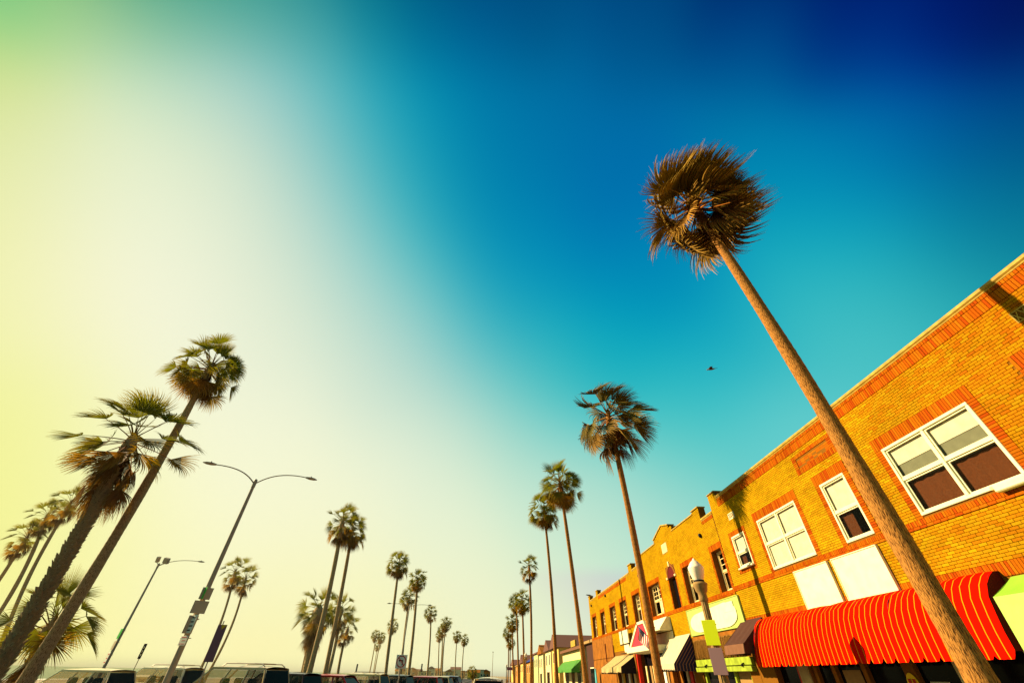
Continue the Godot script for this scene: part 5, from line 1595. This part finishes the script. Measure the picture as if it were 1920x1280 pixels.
func street_furniture() -> void:
	street_light("large double-armed street light on the left with sign plates on its pole", -14.36, 24.04, 10.3, [[-1.9, 0.72, -1.2], [2.3, 1.05, 1.2]])
	# plates hang on both sides of the pole at an angle
	var px := -14.36; var pa := 24.04
	pole_plate("green-edged sign plate, topmost of the four on the left light pole", V(px, 4.55, pa), 0.62, 0.5, 0.75, M["sign_back"])
	pole_plate("bright green sign plate facing the street, near the top of the left light pole", V(px, 4.55, pa), 0.4, 0.5, -0.6, M["sign_green"], 0, null, 0.2)
	pole_plate("grey-backed sign plate, second from the top on the left light pole", V(px, 3.98, pa), 0.78, 0.52, 0.6, M["sign_back"])
	pole_plate("off-white sign plate with rows of small dark print on the left light pole", V(px, 3.30, pa), 0.62, 0.72, -0.45, M["sign_white"], 4, M["black_paint"], 0.22)
	pole_plate("plain plate back beside the printed off-white plate on the left light pole", V(px, 3.28, pa), 0.5, 0.70, 0.7, M["sign_back"], 0, null, -0.1)
	pole_plate("lowest sign plate on the left light pole, off-white with red print lines", V(px, 2.66, pa), 0.6, 0.36, -0.45, M["sign_white"], 3, M["sign_red"], 0.2)
	# second light farther off, with floodlights
	var t := street_light("smaller street light farther left with one arm and two floodlights", -36.3, 50.2, 10.3, [[3.2, 0.9, 1.2]])
	for q in [[-0.35, 0.45, 0.15, 0.18], [0.6, 0.35, 0.42, 0.3]]:
		var m := MB.new()
		m.bbox(Vector3(q[0], 10.3 + q[1], 0), Vector3(q[2] + 0.15, 0.55, 0.35), 0.04, Basis(Vector3.BACK, -0.2) * Basis(Vector3.RIGHT, 0.4))
		m.beam(Vector3(0, 10.2, 0), Vector3(q[0], 10.05 + q[1], 0), 0.05, 0.05)
		put(t, "floodlight", m, M["grey_metal"])
	pole_plate("green plate on the smaller street light's pole, above a dark and a red plate", V(-36.3, 4.2, 50.2), 0.6, 0.8, -0.6, M["sign_green"])
	pole_plate("dark plate on the smaller street light's pole, between green and red plates", V(-36.3, 3.3, 50.2), 0.6, 0.7, -0.6, M["sign_back"])
	pole_plate("red-printed plate, lowest on the smaller street light's pole", V(-36.3, 2.3, 50.2), 0.6, 0.9, -0.6, M["sign_white"], 3, M["sign_red"])
	street_light("double-armed street light far off in the middle, crossing the palm trunks", -13.5, 80.0, 10.4, [[-3.0, 0.5, -0.6], [3.0, 0.55, 0.6]])
	globe_lamp("near globe lamp with a fluted shaft and two sign plates, before the green board", 6.19, 13.2, true)
	globe_lamp("distant globe lamp between two palm trunks, before the blue-roofed house", 5.9, 77.0, false)
	globe_lamp("farthest globe lamp, left of the last right-hand palms", 5.9, 152.0, false)
	# plum banner sign on a slim post
	var p := thing("banner_sign", "long plum banner with a gold triangle on a slim post, before the twin palms", "banner", V(-10.3, 0, 19.2))
	var m := MB.new()
	m.tube([Vector3(0, 0, 0), Vector3(0, 3.1, 0)], [0.025, 0.02], 8)
	put(p, "post", m, M["steel"])
	m = MB.new()
	m.bbox(Vector3(0.03, 2.42, 0.03), Vector3(0.34, 1.12, 0.02), 0.004)
	put(p, "cloth", m, M["banner_plum"])
	m = MB.new()
	m.prism(PackedVector2Array([Vector2(-0.04, 2.97), Vector2(0.03, 2.82), Vector2(0.17, 2.97)]), 0.0, 0.01, Transform3D(Basis.IDENTITY, Vector3(0.03, 0, 0.042)))
	put(p, "gold_corner", m, M["banner_gold"])
	# dark name sign on a thin post near the sea
	for q in [["narrow black upright sign on a thin post, before the sea at left", -17.8, 26.7, 2.0, 0.62, 0.16], ["small black upright sign on a thin post, right of the red car's roof", -11.8, 47.0, 1.72, 0.55, 0.14], ["small black upright sign on a thin post, above the dark pickup", -7.6, 60.0, 1.85, 0.75, 0.16]]:
		p = thing("post_sign", q[0], "sign", V(q[1], 0, q[2]))
		m = MB.new()
		m.tube([Vector3.ZERO, Vector3(0, q[3] + q[4], 0)], [0.02, 0.02], 6)
		put(p, "post", m, M["steel"])
		boxpart(p, "plate", M["black_paint"], Vector3(0.0, q[3] + q[4] / 2, 0.03), Vector3(q[5], q[4], 0.012), 0.004)
		for k in 3: boxpart(p, "print_line", M["sign_white"], Vector3(0, q[3] + q[4] * (0.25 + 0.25 * k), 0.0375), Vector3(0.035, q[4] * 0.14, 0.003), 0.001)
	# no-left-turn sign
	p = thing("traffic_sign", "square white no-left-turn sign with a red ring, above the parked cars", "sign", V(-5.0, 0, 29.8), "", deg_to_rad(6))
	m = MB.new()
	m.tube([Vector3.ZERO, Vector3(0, 2.55, 0)], [0.03, 0.03], 8)
	put(p, "post", m, M["steel"])
	boxpart(p, "plate", M["sign_white"], Vector3(0, 2.2, 0.045), Vector3(0.62, 0.62, 0.012), 0.005)
	m = MB.new()
	var ring := []
	for k in 33: ring.append(Vector3(0.25 * cos(TAU * k / 32), 2.2 + 0.25 * sin(TAU * k / 32), 0.054))
	var rad := []
	for k in 33: rad.append(0.024)
	m.tube(ring, rad, 6, false)
	for k in m.v.size(): m.v[k].z = 0.052 + (m.v[k].z - 0.054) * 0.2
	m.bbox(Vector3(0, 2.2, 0.061), Vector3(0.5, 0.04, 0.004), 0.001, Basis(Vector3.BACK, -PI / 4))
	put(p, "red_ring", m, M["sign_red"])
	m = MB.new()
	m.box(Vector3(0.07, 2.14, 0.054), Vector3(0.05, 0.22, 0.004))
	m.box(Vector3(0.0, 2.25, 0.0545), Vector3(0.16, 0.05, 0.004))
	m.tri(Vector3(-0.07, 2.33, 0.057), Vector3(-0.16, 2.25, 0.057), Vector3(-0.07, 2.17, 0.057))
	put(p, "arrow", m, M["black_paint"])
	# thin far masts
	p = thing("street_name_sign", "small plum street name sign at the end of the right palm row", "sign", V(5.9, 0, 151.0))
	m = MB.new()
	m.tube([Vector3.ZERO, Vector3(0, 3.9, 0)], [0.05, 0.05], 6)
	put(p, "post", m, M["steel"])
	boxpart(p, "plate", M["banner_plum"], Vector3(1.2, 3.4, 0.06), Vector3(2.2, 0.7, 0.03), 0.01)
	p = thing("mast", "thin bare mast alone in the distance, left of the last right-hand palms", "mast", V(2.1, 0, 190.0))
	m = MB.new()
	m.tube([Vector3.ZERO, Vector3(0, 8.5, 0)], [0.12, 0.07], 6)
	put(p, "pole", m, M["grey_metal"])
	boxpart(p, "lamp_head", M["grey_metal"], Vector3(0, 8.6, 0), Vector3(0.5, 0.2, 0.3), 0.03)

func bird(label: String, at: Vector3, s: float, turn: Basis, fly: bool, body: Color) -> void:
	var o := thing("bird", label, "bird", at)
	var k := Color(body.r, body.g, body.b).linear_to_srgb()
	var bm := mat("plumage_%d" % M.size(), k, 0.8)
	var wm := mat("plumage_%d" % M.size(), lin(0.03, 0.02, 0.02), 0.8)
	var m := MB.new()
	m.tube([Vector3(0, 0, 0.30), Vector3(0, 0.0, 0.2), Vector3(0, 0, 0.05), Vector3(0, 0.02, -0.12), Vector3(0, 0.03, -0.2), Vector3(0, 0.03, -0.25), Vector3(0, 0.02, -0.30)], [0.005, 0.03, 0.065, 0.06, 0.035, 0.038, 0.006], 10)
	for q in m.v.size(): m.v[q] = turn * m.v[q] * s
	for q in m.n.size(): m.n[q] = turn * m.n[q]
	put(o, "body", m, bm)
	for e in [-1.0, 1.0]:
		m = MB.new()
		var sp := [[0.04, 0.0, -0.10, 0.10], [0.2, 0.10, -0.13, 0.06], [0.36, 0.13, -0.08, 0.07], [0.52, 0.10, 0.02, 0.08]] if fly else [[0.05, 0.02, -0.12, 0.0], [0.065, 0.03, -0.05, 0.15], [0.05, 0.02, 0.1, 0.25], [0.03, 0.0, 0.2, 0.3]]
		var rows := []
		for q in sp: rows.append([Vector3(e * q[0], q[1] + 0.02, q[2]), Vector3(e * q[0], q[1] + 0.035, (q[2] + q[3]) / 2), Vector3(e * q[0], q[1], q[3]), Vector3(e * q[0], q[1] + 0.01, (q[2] + q[3]) / 2)])
		m.strip(rows, true)
		for q in m.v.size(): m.v[q] = turn * m.v[q] * s
		for q in m.n.size(): m.n[q] = turn * m.n[q]
		put(o, "wing", m, wm)
	m = MB.new()
	m.hexa([turn * Vector3(-0.03, -0.01, 0.36) * s, turn * Vector3(0.03, -0.01, 0.36) * s, turn * Vector3(0.02, -0.01, 0.2) * s, turn * Vector3(-0.02, -0.01, 0.2) * s, turn * Vector3(-0.05, 0.005, 0.40) * s, turn * Vector3(0.05, 0.005, 0.40) * s, turn * Vector3(0.02, 0.01, 0.2) * s, turn * Vector3(-0.02, 0.01, 0.2) * s])
	put(o, "tail", m, wm)

# ------------------------------------------------------------------ cars
# corner: nearest rear corner on the ground; heading: degrees from straight ahead, to the right
func car(label: String, corner: Vector2, heading: float, paint: Color, o := {}) -> void:
	var L: float = o.get("long", 4.6); var Wd: float = o.get("wide", 1.84); var H: float = o.get("high", 1.75)
	var belt: float = o.get("belt", H * 0.62)
	var h := deg_to_rad(heading)
	var f := Vector2(sin(h), cos(h))
	var r: Vector2 = Vector2(cos(h), -sin(h)) * o.get("side", 1.0)
	var c: Vector2 = corner + f * L / 2 + r * Wd / 2
	var t := thing("parked_car", label, o.get("kind", "car"), V(c.x, 0, c.y), "vehicles parked and driving along the street", -h)
	var pm := mat("car_paint_%d" % M.size(), paint.linear_to_srgb(), 0.28, 0.15)
	pm.clearcoat_enabled = true; pm.clearcoat = 0.6; pm.clearcoat_roughness = 0.08
	# body: stations from the front (-z) to the rear
	var hood: float = o.get("hood", 1.15); var hoodh: float = o.get("hoodh", belt - 0.06)
	var bed: float = o.get("bed", 0.0); var trunk: float = o.get("trunk", 0.0)
	var z0 := -L / 2; var z1 := L / 2
	var stn := [[z0, 0.55, 0.75, 0.78], [z0 + 0.08, 0.36, hoodh - 0.16, 0.9], [z0 + 0.35, 0.28, hoodh - 0.06, 0.97], [z0 + hood, 0.26, belt - 0.02, 1.0], [0.0, 0.26, belt, 1.0], [z1 - maxf(0.5, trunk), 0.26, belt, 1.0], [z1 - 0.1, 0.32, belt - (0.03 if trunk == 0.0 else 0.1), 0.96], [z1, 0.45, belt - 0.1 - (0.1 if trunk > 0 else 0.0), 0.86]]
	var rows := []
	for s in stn:
		var w: float = Wd / 2 * s[3]
		var row := []
		for q in 24:
			var a := TAU * q / 24
			var cx := signf(cos(a)) * pow(absf(cos(a)), 0.45); var cy := signf(sin(a)) * pow(absf(sin(a)), 0.45)
			row.append(Vector3(cx * w, (s[1] + s[2]) / 2 + cy * (s[2] - s[1]) / 2, s[0]))
		rows.append(row)
	var m := MB.new()
	m.strip(rows, true)
	var e0 := PackedVector3Array(rows[0]); e0.reverse(); m.poly(e0); m.poly(PackedVector3Array(rows[-1]))
	put(t, "body", m, pm)
	# greenhouse: pillars and roof
	var bf := z0 + hood; var br := z1 - maxf(0.06, trunk) - bed
	var tf: float = bf + o.get("rake", 0.75); var tr: float = br - o.get("rear_rake", 0.22)
	var bw := Wd / 2 - 0.05; var tw := Wd / 2 - 0.2
	var ry := H - 0.06
	var zb := [bf, lerpf(bf, br, 0.40), lerpf(bf, br, 0.70), br]
	var zt := [tf, lerpf(tf, tr, 0.36), lerpf(tf, tr, 0.70), tr]
	m = MB.new()
	for s in [-1.0, 1.0]:
		for k in 4: m.beam(Vector3(s * bw, belt - 0.04, zb[k]), Vector3(s * tw, ry - 0.01, zt[k]), 0.05, [0.06, 0.05, 0.06, 0.10][k])
		m.beam(Vector3(s * tw, ry - 0.01, tf), Vector3(s * tw, ry - 0.01, tr), 0.07, 0.07)
	put(t, "pillar_frame", m, pm)
	m = MB.new()
	rows = []
	for k in 7:
		var g := k / 6.0
		var z := lerpf(tf - 0.06, tr + 0.06, g)
		var crown := 0.05 * sin(PI * clampf(g * 0.9 + 0.05, 0, 1))
		var row := []
		for q in [[-1.0, -0.02], [-0.92, 0.02], [-0.5, 0.045], [0.0, 0.055], [0.5, 0.045], [0.92, 0.02], [1.0, -0.02], [0.9, -0.03], [0.0, -0.01], [-0.9, -0.03]]: row.append(Vector3(q[0] * (tw + 0.03), ry + q[1] + crown * (1.0 - q[0] * q[0]), z))
		row.reverse()
		rows.append(row)
	m.strip(rows, true)
	put(t, "roof", m, pm)
	var gp: Material = M["tint_pane"] if o.get("dark", false) else M["car_pane"]
	for s in [-1.0, 1.0]:
		for k in 3:
			m = MB.new()
			var A := Vector3(s * (bw + 0.012), belt, zb[k] + 0.05); var B := Vector3(s * (bw + 0.012), belt, zb[k + 1] - 0.05)
			var C := Vector3(s * (tw + 0.012), ry - 0.04, zt[k + 1] - 0.05); var D := Vector3(s * (tw + 0.012), ry - 0.04, zt[k] + 0.05)
			if s > 0: m.quad(B, A, D, C)
			else: m.quad(A, B, C, D)
			put(t, "side_window", m, gp if k < 2 else M["tint_pane"])
	m = MB.new()
	m.quad(Vector3(-bw + 0.05, belt, br + 0.03), Vector3(bw - 0.05, belt, br + 0.03), Vector3(tw - 0.04, ry - 0.05, tr + 0.045), Vector3(-tw + 0.04, ry - 0.05, tr + 0.045))
	put(t, "rear_window", m, M["dark_glass"])
	m = MB.new()
	m.quad(Vector3(bw - 0.05, belt, bf - 0.03), Vector3(-bw + 0.05, belt, bf - 0.03), Vector3(-tw + 0.04, ry - 0.05, tf - 0.045), Vector3(tw - 0.04, ry - 0.05, tf - 0.045))
	put(t, "windscreen", m, M["car_pane"])
	m = MB.new()
	for z in [lerpf(bf, br, 0.36), lerpf(bf, br, 0.74)]:
		for s in [-0.4, 0.4]: m.bbox(Vector3(s, belt + 0.02, z), Vector3(0.5, 0.55, 0.14), 0.06)
	put(t, "seat", m, M["black_paint"])
	for s in [-1.0, 1.0]:
		m = MB.new()
		m.bbox(Vector3(s * (Wd / 2 + 0.06), belt + 0.03, bf + 0.45), Vector3(0.18, 0.13, 0.1), 0.03)
		put(t, "wing_mirror", m, M["black_paint"] if o.get("rack", false) else pm)
		for z in [z0 + 0.8, z1 - 0.85]:
			var wl := sub(t, "wheel")
			m = MB.new()
			m.tube([Vector3(s * (Wd / 2 - 0.22), 0.33, z), Vector3(s * (Wd / 2 - 0.2), 0.33, z), Vector3(s * (Wd / 2 - 0.03), 0.33, z), Vector3(s * (Wd / 2), 0.33, z)], [0.28, 0.33, 0.33, 0.29], 18)
			put(wl, "tyre", m, M["black_paint"])
			m = MB.new()
			m.tube([Vector3(s * (Wd / 2), 0.33, z), Vector3(s * (Wd / 2 + 0.012), 0.33, z)], [0.2, 0.17], 14)
			put(wl, "rim", m, M["steel"])
		m = MB.new()
		m.bbox(Vector3(s * (Wd / 2 - 0.22), belt - 0.18, z1 - 0.04), Vector3(0.2, 0.28, 0.12), 0.03)
		put(t, "tail_light", m, M["sign_red"])
		m = MB.new()
		m.bbox(Vector3(s * (Wd / 2 - 0.3), 0.68, z0 + 0.07), Vector3(0.3, 0.16, 0.16), 0.04)
		put(t, "headlight", m, M["sign_white"])
	if o.get("rack", false):
		m = MB.new()
		for s in [-1.0, 1.0]:
			m.tube([Vector3(s * (tw - 0.08), H + 0.0, tf + 0.35), Vector3(s * (tw - 0.08), H + 0.09, tf + 0.5), Vector3(s * (tw - 0.08), H + 0.09, tr - 0.3), Vector3(s * (tw - 0.08), H + 0.0, tr - 0.12)], [0.02, 0.022, 0.022, 0.02], 6)
		for k in 2: m.beam(Vector3(-tw + 0.08, H + 0.1, lerpf(tf, tr, 0.4 + 0.35 * k)), Vector3(tw - 0.08, H + 0.1, lerpf(tf, tr, 0.4 + 0.35 * k)), 0.05, 0.03)
		put(t, "roof_rack", m, M["steel"])

func ground_point(az: float, d: float) -> Vector2:
	return Vector2(sin(deg_to_rad(az)), cos(deg_to_rad(az))) * d

func cars() -> void:
	car("cream estate car with a dark rear window, leftmost of the parked cars", ground_point(-35.2, 30.0), -82.0, Color(0.78, 0.64, 0.3), {"high": 1.57})
	car("white high-roofed car half behind the left light pole, dark rear glass", ground_point(-29.7, 32.0), -80.0, Color(0.8, 0.7, 0.4), {"high": 1.72, "rack": true})
	car("low cream sports car with its windscreen showing, between the estate and the light pole", ground_point(-31.6, 36.0), -80.0, Color(0.78, 0.6, 0.25), {"high": 1.3, "rack": false, "rear_rake": 0.8})
	car("big tan off-roader with roof rails and dark rear glass, largest of the parked cars", ground_point(-22.7, 23.0), -75.0, Color(0.5, 0.36, 0.15), {"high": 1.78, "long": 4.7, "rack": true})
	car("dark car end beside the tan off-roader, in front of the low bushy palm", ground_point(-19.0, 27.0), -75.0, Color(0.03, 0.02, 0.02), {"high": 1.6, "dark": true})
	car("turquoise car low down behind the low bushy palm's trunk", ground_point(-17.6, 44.0), -80.0, Color(0.02, 0.25, 0.27), {"high": 1.55})
	car("red car with a rounded roof in the middle of the parked row", ground_point(-14.4, 30.0), -78.0, Color(0.36, 0.012, 0.008), {"high": 1.55, "rear_rake": 0.6})
	car("pale yellow van with a flat roof, right of the rounded red car", ground_point(-11.3, 37.0), -78.0, Color(0.55, 0.43, 0.15), {"high": 1.62, "kind": "van", "rack": true})
	car("dark green pickup with a long roof, behind the no-left-turn sign", ground_point(-6.9, 40.0), -78.0, Color(0.012, 0.03, 0.03), {"high": 1.58, "kind": "pickup", "dark": true, "long": 5.2, "bed": 1.2})
	car("red car farther along, right of the dark green pickup", ground_point(-5.2, 46.0), -78.0, Color(0.34, 0.012, 0.01), {"high": 1.52, "dark": true})
	car("cream car with a dark rear window, right of the farther red car", ground_point(-4.0, 56.0), -78.0, Color(0.5, 0.4, 0.16), {"high": 1.52})
	car("small dark blue car just left of the van on the street", ground_point(-3.0, 70.0), -78.0, Color(0.02, 0.03, 0.08), {"high": 1.55, "dark": true})
	car("silver minivan seen from behind on the street, nearest the picture's middle", ground_point(-1.68, 27.5), 2.0, Color(0.5, 0.42, 0.24), {"high": 1.56, "kind": "van", "long": 4.8})

# ------------------------------------------------------------------ houses farther along
func house(label: String, x0: float, x1: float, a0: float, a1: float, h: float, wall: Material, roof: Material, o := {}) -> Node3D:
	var t := thing("beach_house", label, "house", Vector3.ZERO, "houses along the street")
	boxpart(t, "wall", wall, V((x0 + x1) / 2, h / 2, (a0 + a1) / 2), Vector3(x1 - x0, h, a1 - a0), 0.02)
	var rise: float = o.get("rise", 1.2)
	var m := MB.new()
	if o.get("flat", false):
		m.bbox(V((x0 + x1) / 2, h + 0.12, (a0 + a1) / 2), Vector3(x1 - x0 + 0.5, 0.24, a1 - a0 + 0.4), 0.03)
	elif o.get("along", false):       # ridge along the street
		var xm := (x0 + x1) / 2
		m.prism(PackedVector2Array([Vector2(x0 - 0.35, h), Vector2(x1 + 0.35, h), Vector2(xm, h + rise)]), -a1 - 0.3, -a0 + 0.3, Transform3D.IDENTITY)
	else:                              # gable towards the street
		var am := (a0 + a1) / 2
		m.prism(PackedVector2Array([Vector2(-a1 - 0.3, h), Vector2(-a0 + 0.3, h), Vector2(-am, h + rise)]), -x1 - 0.3, -x0 + 0.35, Transform3D(Basis(Vector3(0, 0, 1), Vector3.UP, Vector3(-1, 0, 0)), Vector3.ZERO))
	put(t, "roof", m, roof)
	for q in o.get("win", []):         # on the street face: [a, y, width, height]
		var w := sub(t, "window")
		boxpart(w, "frame", M["white_paint"], V(x0 - 0.01, q[1], q[0]), Vector3(0.08, q[3] + 0.16, q[2] + 0.16), 0.01)
		boxpart(w, "pane", M["dark_glass"], V(x0 - 0.04, q[1], q[0]), Vector3(0.05, q[3], q[2]), 0.005)
	for q in o.get("end_win", []):     # on the end facing the camera: [x, y, width, height]
		var w := sub(t, "window")
		boxpart(w, "frame", M["white_paint"], V(q[0], q[1], a0 - 0.01), Vector3(q[2] + 0.16, q[3] + 0.16, 0.08), 0.01)
		boxpart(w, "pane", M["dark_glass"], V(q[0], q[1], a0 - 0.04), Vector3(q[2], q[3], 0.05), 0.005)
	return t

func houses() -> void:
	var slate: Material = mat("roof_brown", lin(0.13, 0.06, 0.04), 0.85)
	var blue: Material = mat("roof_blue", lin(0.015, 0.035, 0.16), 0.8)
	worn(mat("siding_yellow", lin(0.55, 0.36, 0.08), 0.8), null, 1.0)
	worn(mat("siding_pale", lin(0.58, 0.48, 0.22), 0.8), null, 1.0)
	worn(mat("siding_orange", lin(0.42, 0.17, 0.03), 0.8), null, 1.0)
	worn(mat("siding_green", lin(0.36, 0.36, 0.15), 0.8), null, 1.0)
	house("low dark shop block in shade, right behind the stucco end of the brick building", 10.6, 20, 47.6, 53.0, 4.4, M["brown_canvas"], M["concrete"], {"flat": true, "win": [[50, 1.5, 3, 1.8]]})  # shade on this block is put into its dark wall colour
	var t := house("cream shop with a pinkish gabled roof and a green awning, beyond the brick buildings", 10.4, 20, 54.0, 69.0, 4.3, M["cream"], slate, {"along": true, "rise": 1.3, "end_win": [[13, 3.3, 1.0, 0.8]], "win": [[57, 1.3, 2.2, 1.9], [61, 1.3, 2.2, 1.9], [65.5, 1.3, 2.4, 1.9]]})
	boxpart(t, "fascia", M["brown_canvas_edge"], V(10.3, 4.25, 61.5), Vector3(0.5, 0.28, 15.2), 0.02)
	boxpart(t, "sign_panel", M["coping"], V(10.2, 4.75, 58.5), Vector3(0.2, 0.6, 3.0), 0.02)
	var m := MB.new()
	for a in [59.0, 61.5]: m.beam(V(13.5, 5.0, a), V(13.5, 7.0, a), 0.12, 0.12)
	m.bbox(V(13.5, 7.05, 60.2), Vector3(0.5, 0.12, 5.0), 0.02)
	put(t, "roof_vent", m, M["grey_metal"])
	wedge_awning("green_awning", "plain green awning on the cream shop beyond the brick buildings", 54.6, 68.0, [[10.35, 3.25], [9.1, 2.35], [9.08, 2.1]], M["green_awning"], M["green_awning"], M["green_awning"])
	house("yellow two-storey house with a steep gable, next beyond the cream shop", 10.2, 19, 71.5, 79.0, 5.0, M["siding_yellow"], slate, {"rise": 1.7, "win": [[73.5, 3.9, 1.1, 1.2], [76.5, 3.9, 1.1, 1.2], [75, 1.4, 3.0, 1.8]], "end_win": [[11.5, 3.9, 0.8, 1.2], [13.5, 3.9, 0.8, 1.2]]})
	house("pale two-storey house with paired gables and a teal corner, between two palm trunks", 10.2, 18, 80.5, 88.0, 5.0, M["siding_pale"], slate, {"rise": 1.5, "win": [[82, 3.8, 1.1, 1.3], [86, 3.8, 1.1, 1.3], [84, 1.4, 3.5, 1.8]], "end_win": [[11.5, 3.8, 0.9, 1.2]]})
	house("narrow orange-gabled house, left of the pale paired one", 10.0, 18, 90.0, 97.0, 4.9, M["siding_pale"], M["stucco"], {"rise": 1.4, "win": [[92, 3.6, 1.0, 1.2], [95, 3.6, 1.0, 1.2], [93.5, 1.3, 3.0, 1.7]]})
	house("green-fronted house with a flat top, partly behind the distant globe lamp", 10.0, 18, 99.0, 108.0, 5.2, M["siding_green"], slate, {"flat": true, "win": [[101, 3.8, 1.2, 1.2], [105, 3.8, 1.2, 1.2]]})
	house("orange house with a bright blue roof, behind the fifth and sixth palms", 9.6, 18, 111.0, 128.0, 4.2, M["siding_orange"], blue, {"along": true, "rise": 2.4, "win": [[114, 3.0, 1.4, 1.3], [119, 3.0, 1.4, 1.3], [124, 3.0, 1.4, 1.3]], "end_win": [[11.2, 3.0, 1.0, 1.2]]})
	house("small brown-roofed house left of the blue-roofed one", 9.4, 17, 131.0, 142.0, 4.4, M["siding_yellow"], slate, {"rise": 1.8, "win": [[134, 3.2, 1.3, 1.2], [139, 3.2, 1.3, 1.2]]})
	house("low orange shop behind the farthest globe lamp", 9.2, 17, 146.0, 162.0, 4.0, M["siding_orange"], M["concrete"], {"flat": true, "win": [[150, 2.4, 1.8, 1.5], [157, 2.4, 1.8, 1.5]]})
	house("last yellow house visible on the right side of the street", 9.0, 17, 170.0, 186.0, 4.6, M["siding_yellow"], slate, {"rise": 1.6, "win": [[175, 3.0, 1.6, 1.4], [181, 3.0, 1.6, 1.4]]})
	# low far houses across the end of the street and beside the beach
	var wl := ["siding_yellow", "siding_pale", "siding_orange", "cream"]
	var desc := ["ochre", "pale", "orange", "cream"]
	var shape := ["gabled", "flat-roofed", "long-roofed"]
	for k in 15:
		var az := -9.6 + k * 0.68
		var d := 300.0 + 34.0 * ((k * 5) % 4)
		var x := d * sin(deg_to_rad(az)); var a := d * cos(deg_to_rad(az))
		var w := 4.6 + (k * 7 % 5) * 0.6
		var where: String = ["left of the lone slim palm", "between the slim palm and the group of three", "under the group of three distant palms", "between the last two small palms", "right of the last small palms"][k / 3]
		house("low far %s %s house, %s" % [desc[k % 4], shape[k % 3], where], x - w / 2, x + w / 2, a, a + 7.0, 3.0 + 0.5 * ((k * 3) % 4), M[wl[k % 4]], slate if k % 2 else M["stucco"], {"rise": 1.3, "flat": k % 3 == 1, "along": k % 3 == 2, "end_win": [[x - 1.1, 2.0, 0.9, 1.0], [x + 1.1, 2.0, 0.9, 1.0]]})

# ------------------------------------------------------------------ ground and sea
func sheet(called: String, x0: float, x1: float, a0: float, a1: float, y: float, m: Material) -> void:
	var b := MB.new()
	b.quad(V(x0, y, a0), V(x1, y, a0), V(x1, y, a1), V(x0, y, a1))
	structure(called, b, m)

func added_haze() -> void:  # added thin fog standing in for lens flare over the left palms
	var fm := FogMaterial.new()
	fm.density = 0.0004
	fm.albedo = Color(1.0, 0.93, 0.72)
	var f := FogVolume.new()
	f.name = "added_haze"
	f.shape = RenderingServer.FOG_VOLUME_SHAPE_BOX
	f.size = Vector3(190, 20, 420)
	f.position = V(-9.5 - 95, 10.03, 200)
	f.material = fm
	f.set_meta("kind", "stuff")
	add_child(f)

func setting() -> void:
	sheet("ground", -2500, 2500, -2500, 4000, -0.02, M["sand"])
	sheet("parking_lot", -40, -6.4, -60, 330, 0.0, M["asphalt"])
	sheet("road", -6.1, 5.35, -60, 420, 0.004, M["asphalt"])
	sheet("sea", -5000, -74, -4500, 5500, -0.008, M["water"])
	var b := MB.new()
	b.quad(V(-74.5, -0.004, -300), V(-70, -0.004, -300), V(-70, -0.004, 600), V(-74.5, -0.004, 600))
	structure("surf_foam", b, M["sign_white"])
	for q in [["pavement", 5.5, 40.0, -40.0, 420.0, 0.13], ["kerb", 5.36, 5.5, -40.0, 420.0, 0.134], ["kerb", -6.39, -6.11, -60.0, 330.0, 0.13]]:
		b = MB.new()
		b.bbox(V((q[1] + q[2]) / 2, q[5] / 2 - 0.05, (q[3] + q[4]) / 2), Vector3(q[2] - q[1], q[5] + 0.1, q[4] - q[3]), 0.02)
		structure(q[0], b, M["pavement"])
	b = MB.new()
	for k in 40: b.quad(V(-0.45, 0.009, -20 + k * 9), V(-0.33, 0.009, -20 + k * 9), V(-0.33, 0.009, -17 + k * 9), V(-0.45, 0.009, -17 + k * 9))
	structure("lane_marking", b, M["line_paint"])
	b = MB.new()
	for k in 60: b.quad(V(-12.6, 0.005, -30 + k * 2.75), V(-7.4, 0.005, -30 + k * 2.75), V(-7.4, 0.005, -29.9 + k * 2.75), V(-12.6, 0.005, -29.9 + k * 2.75))
	structure("parking_marking", b, M["line_paint"])

func _ready() -> void:
	rng.seed = 20
	camera_and_light()
	materials()
	var ub := MB.new()
	ub.bbox(Vector3.ZERO, Vector3(0.034, 0.053, 0.173), 0.003)
	unit_brick = ub.done(M["brick"])
	setting()
	near_building()
	second_building()
	houses()
	shop_fittings()
	added_haze()
	palms()
	street_furniture()
	cars()
	bird("dark bird flying against the sky, left of the big palm's trunk", V(14.2, 17.6, 20.6), 1.0, Basis(Vector3.UP, 1.1) * Basis(Vector3.BACK, 0.5), true, Color(0.2, 0.09, 0.04))
	bird("small bird perched on the far roof corner of the brick building", V(9.95, 8.03, 46.4), 0.9, Basis(Vector3.UP, 1.6), false, Color(0.05, 0.04, 0.035))
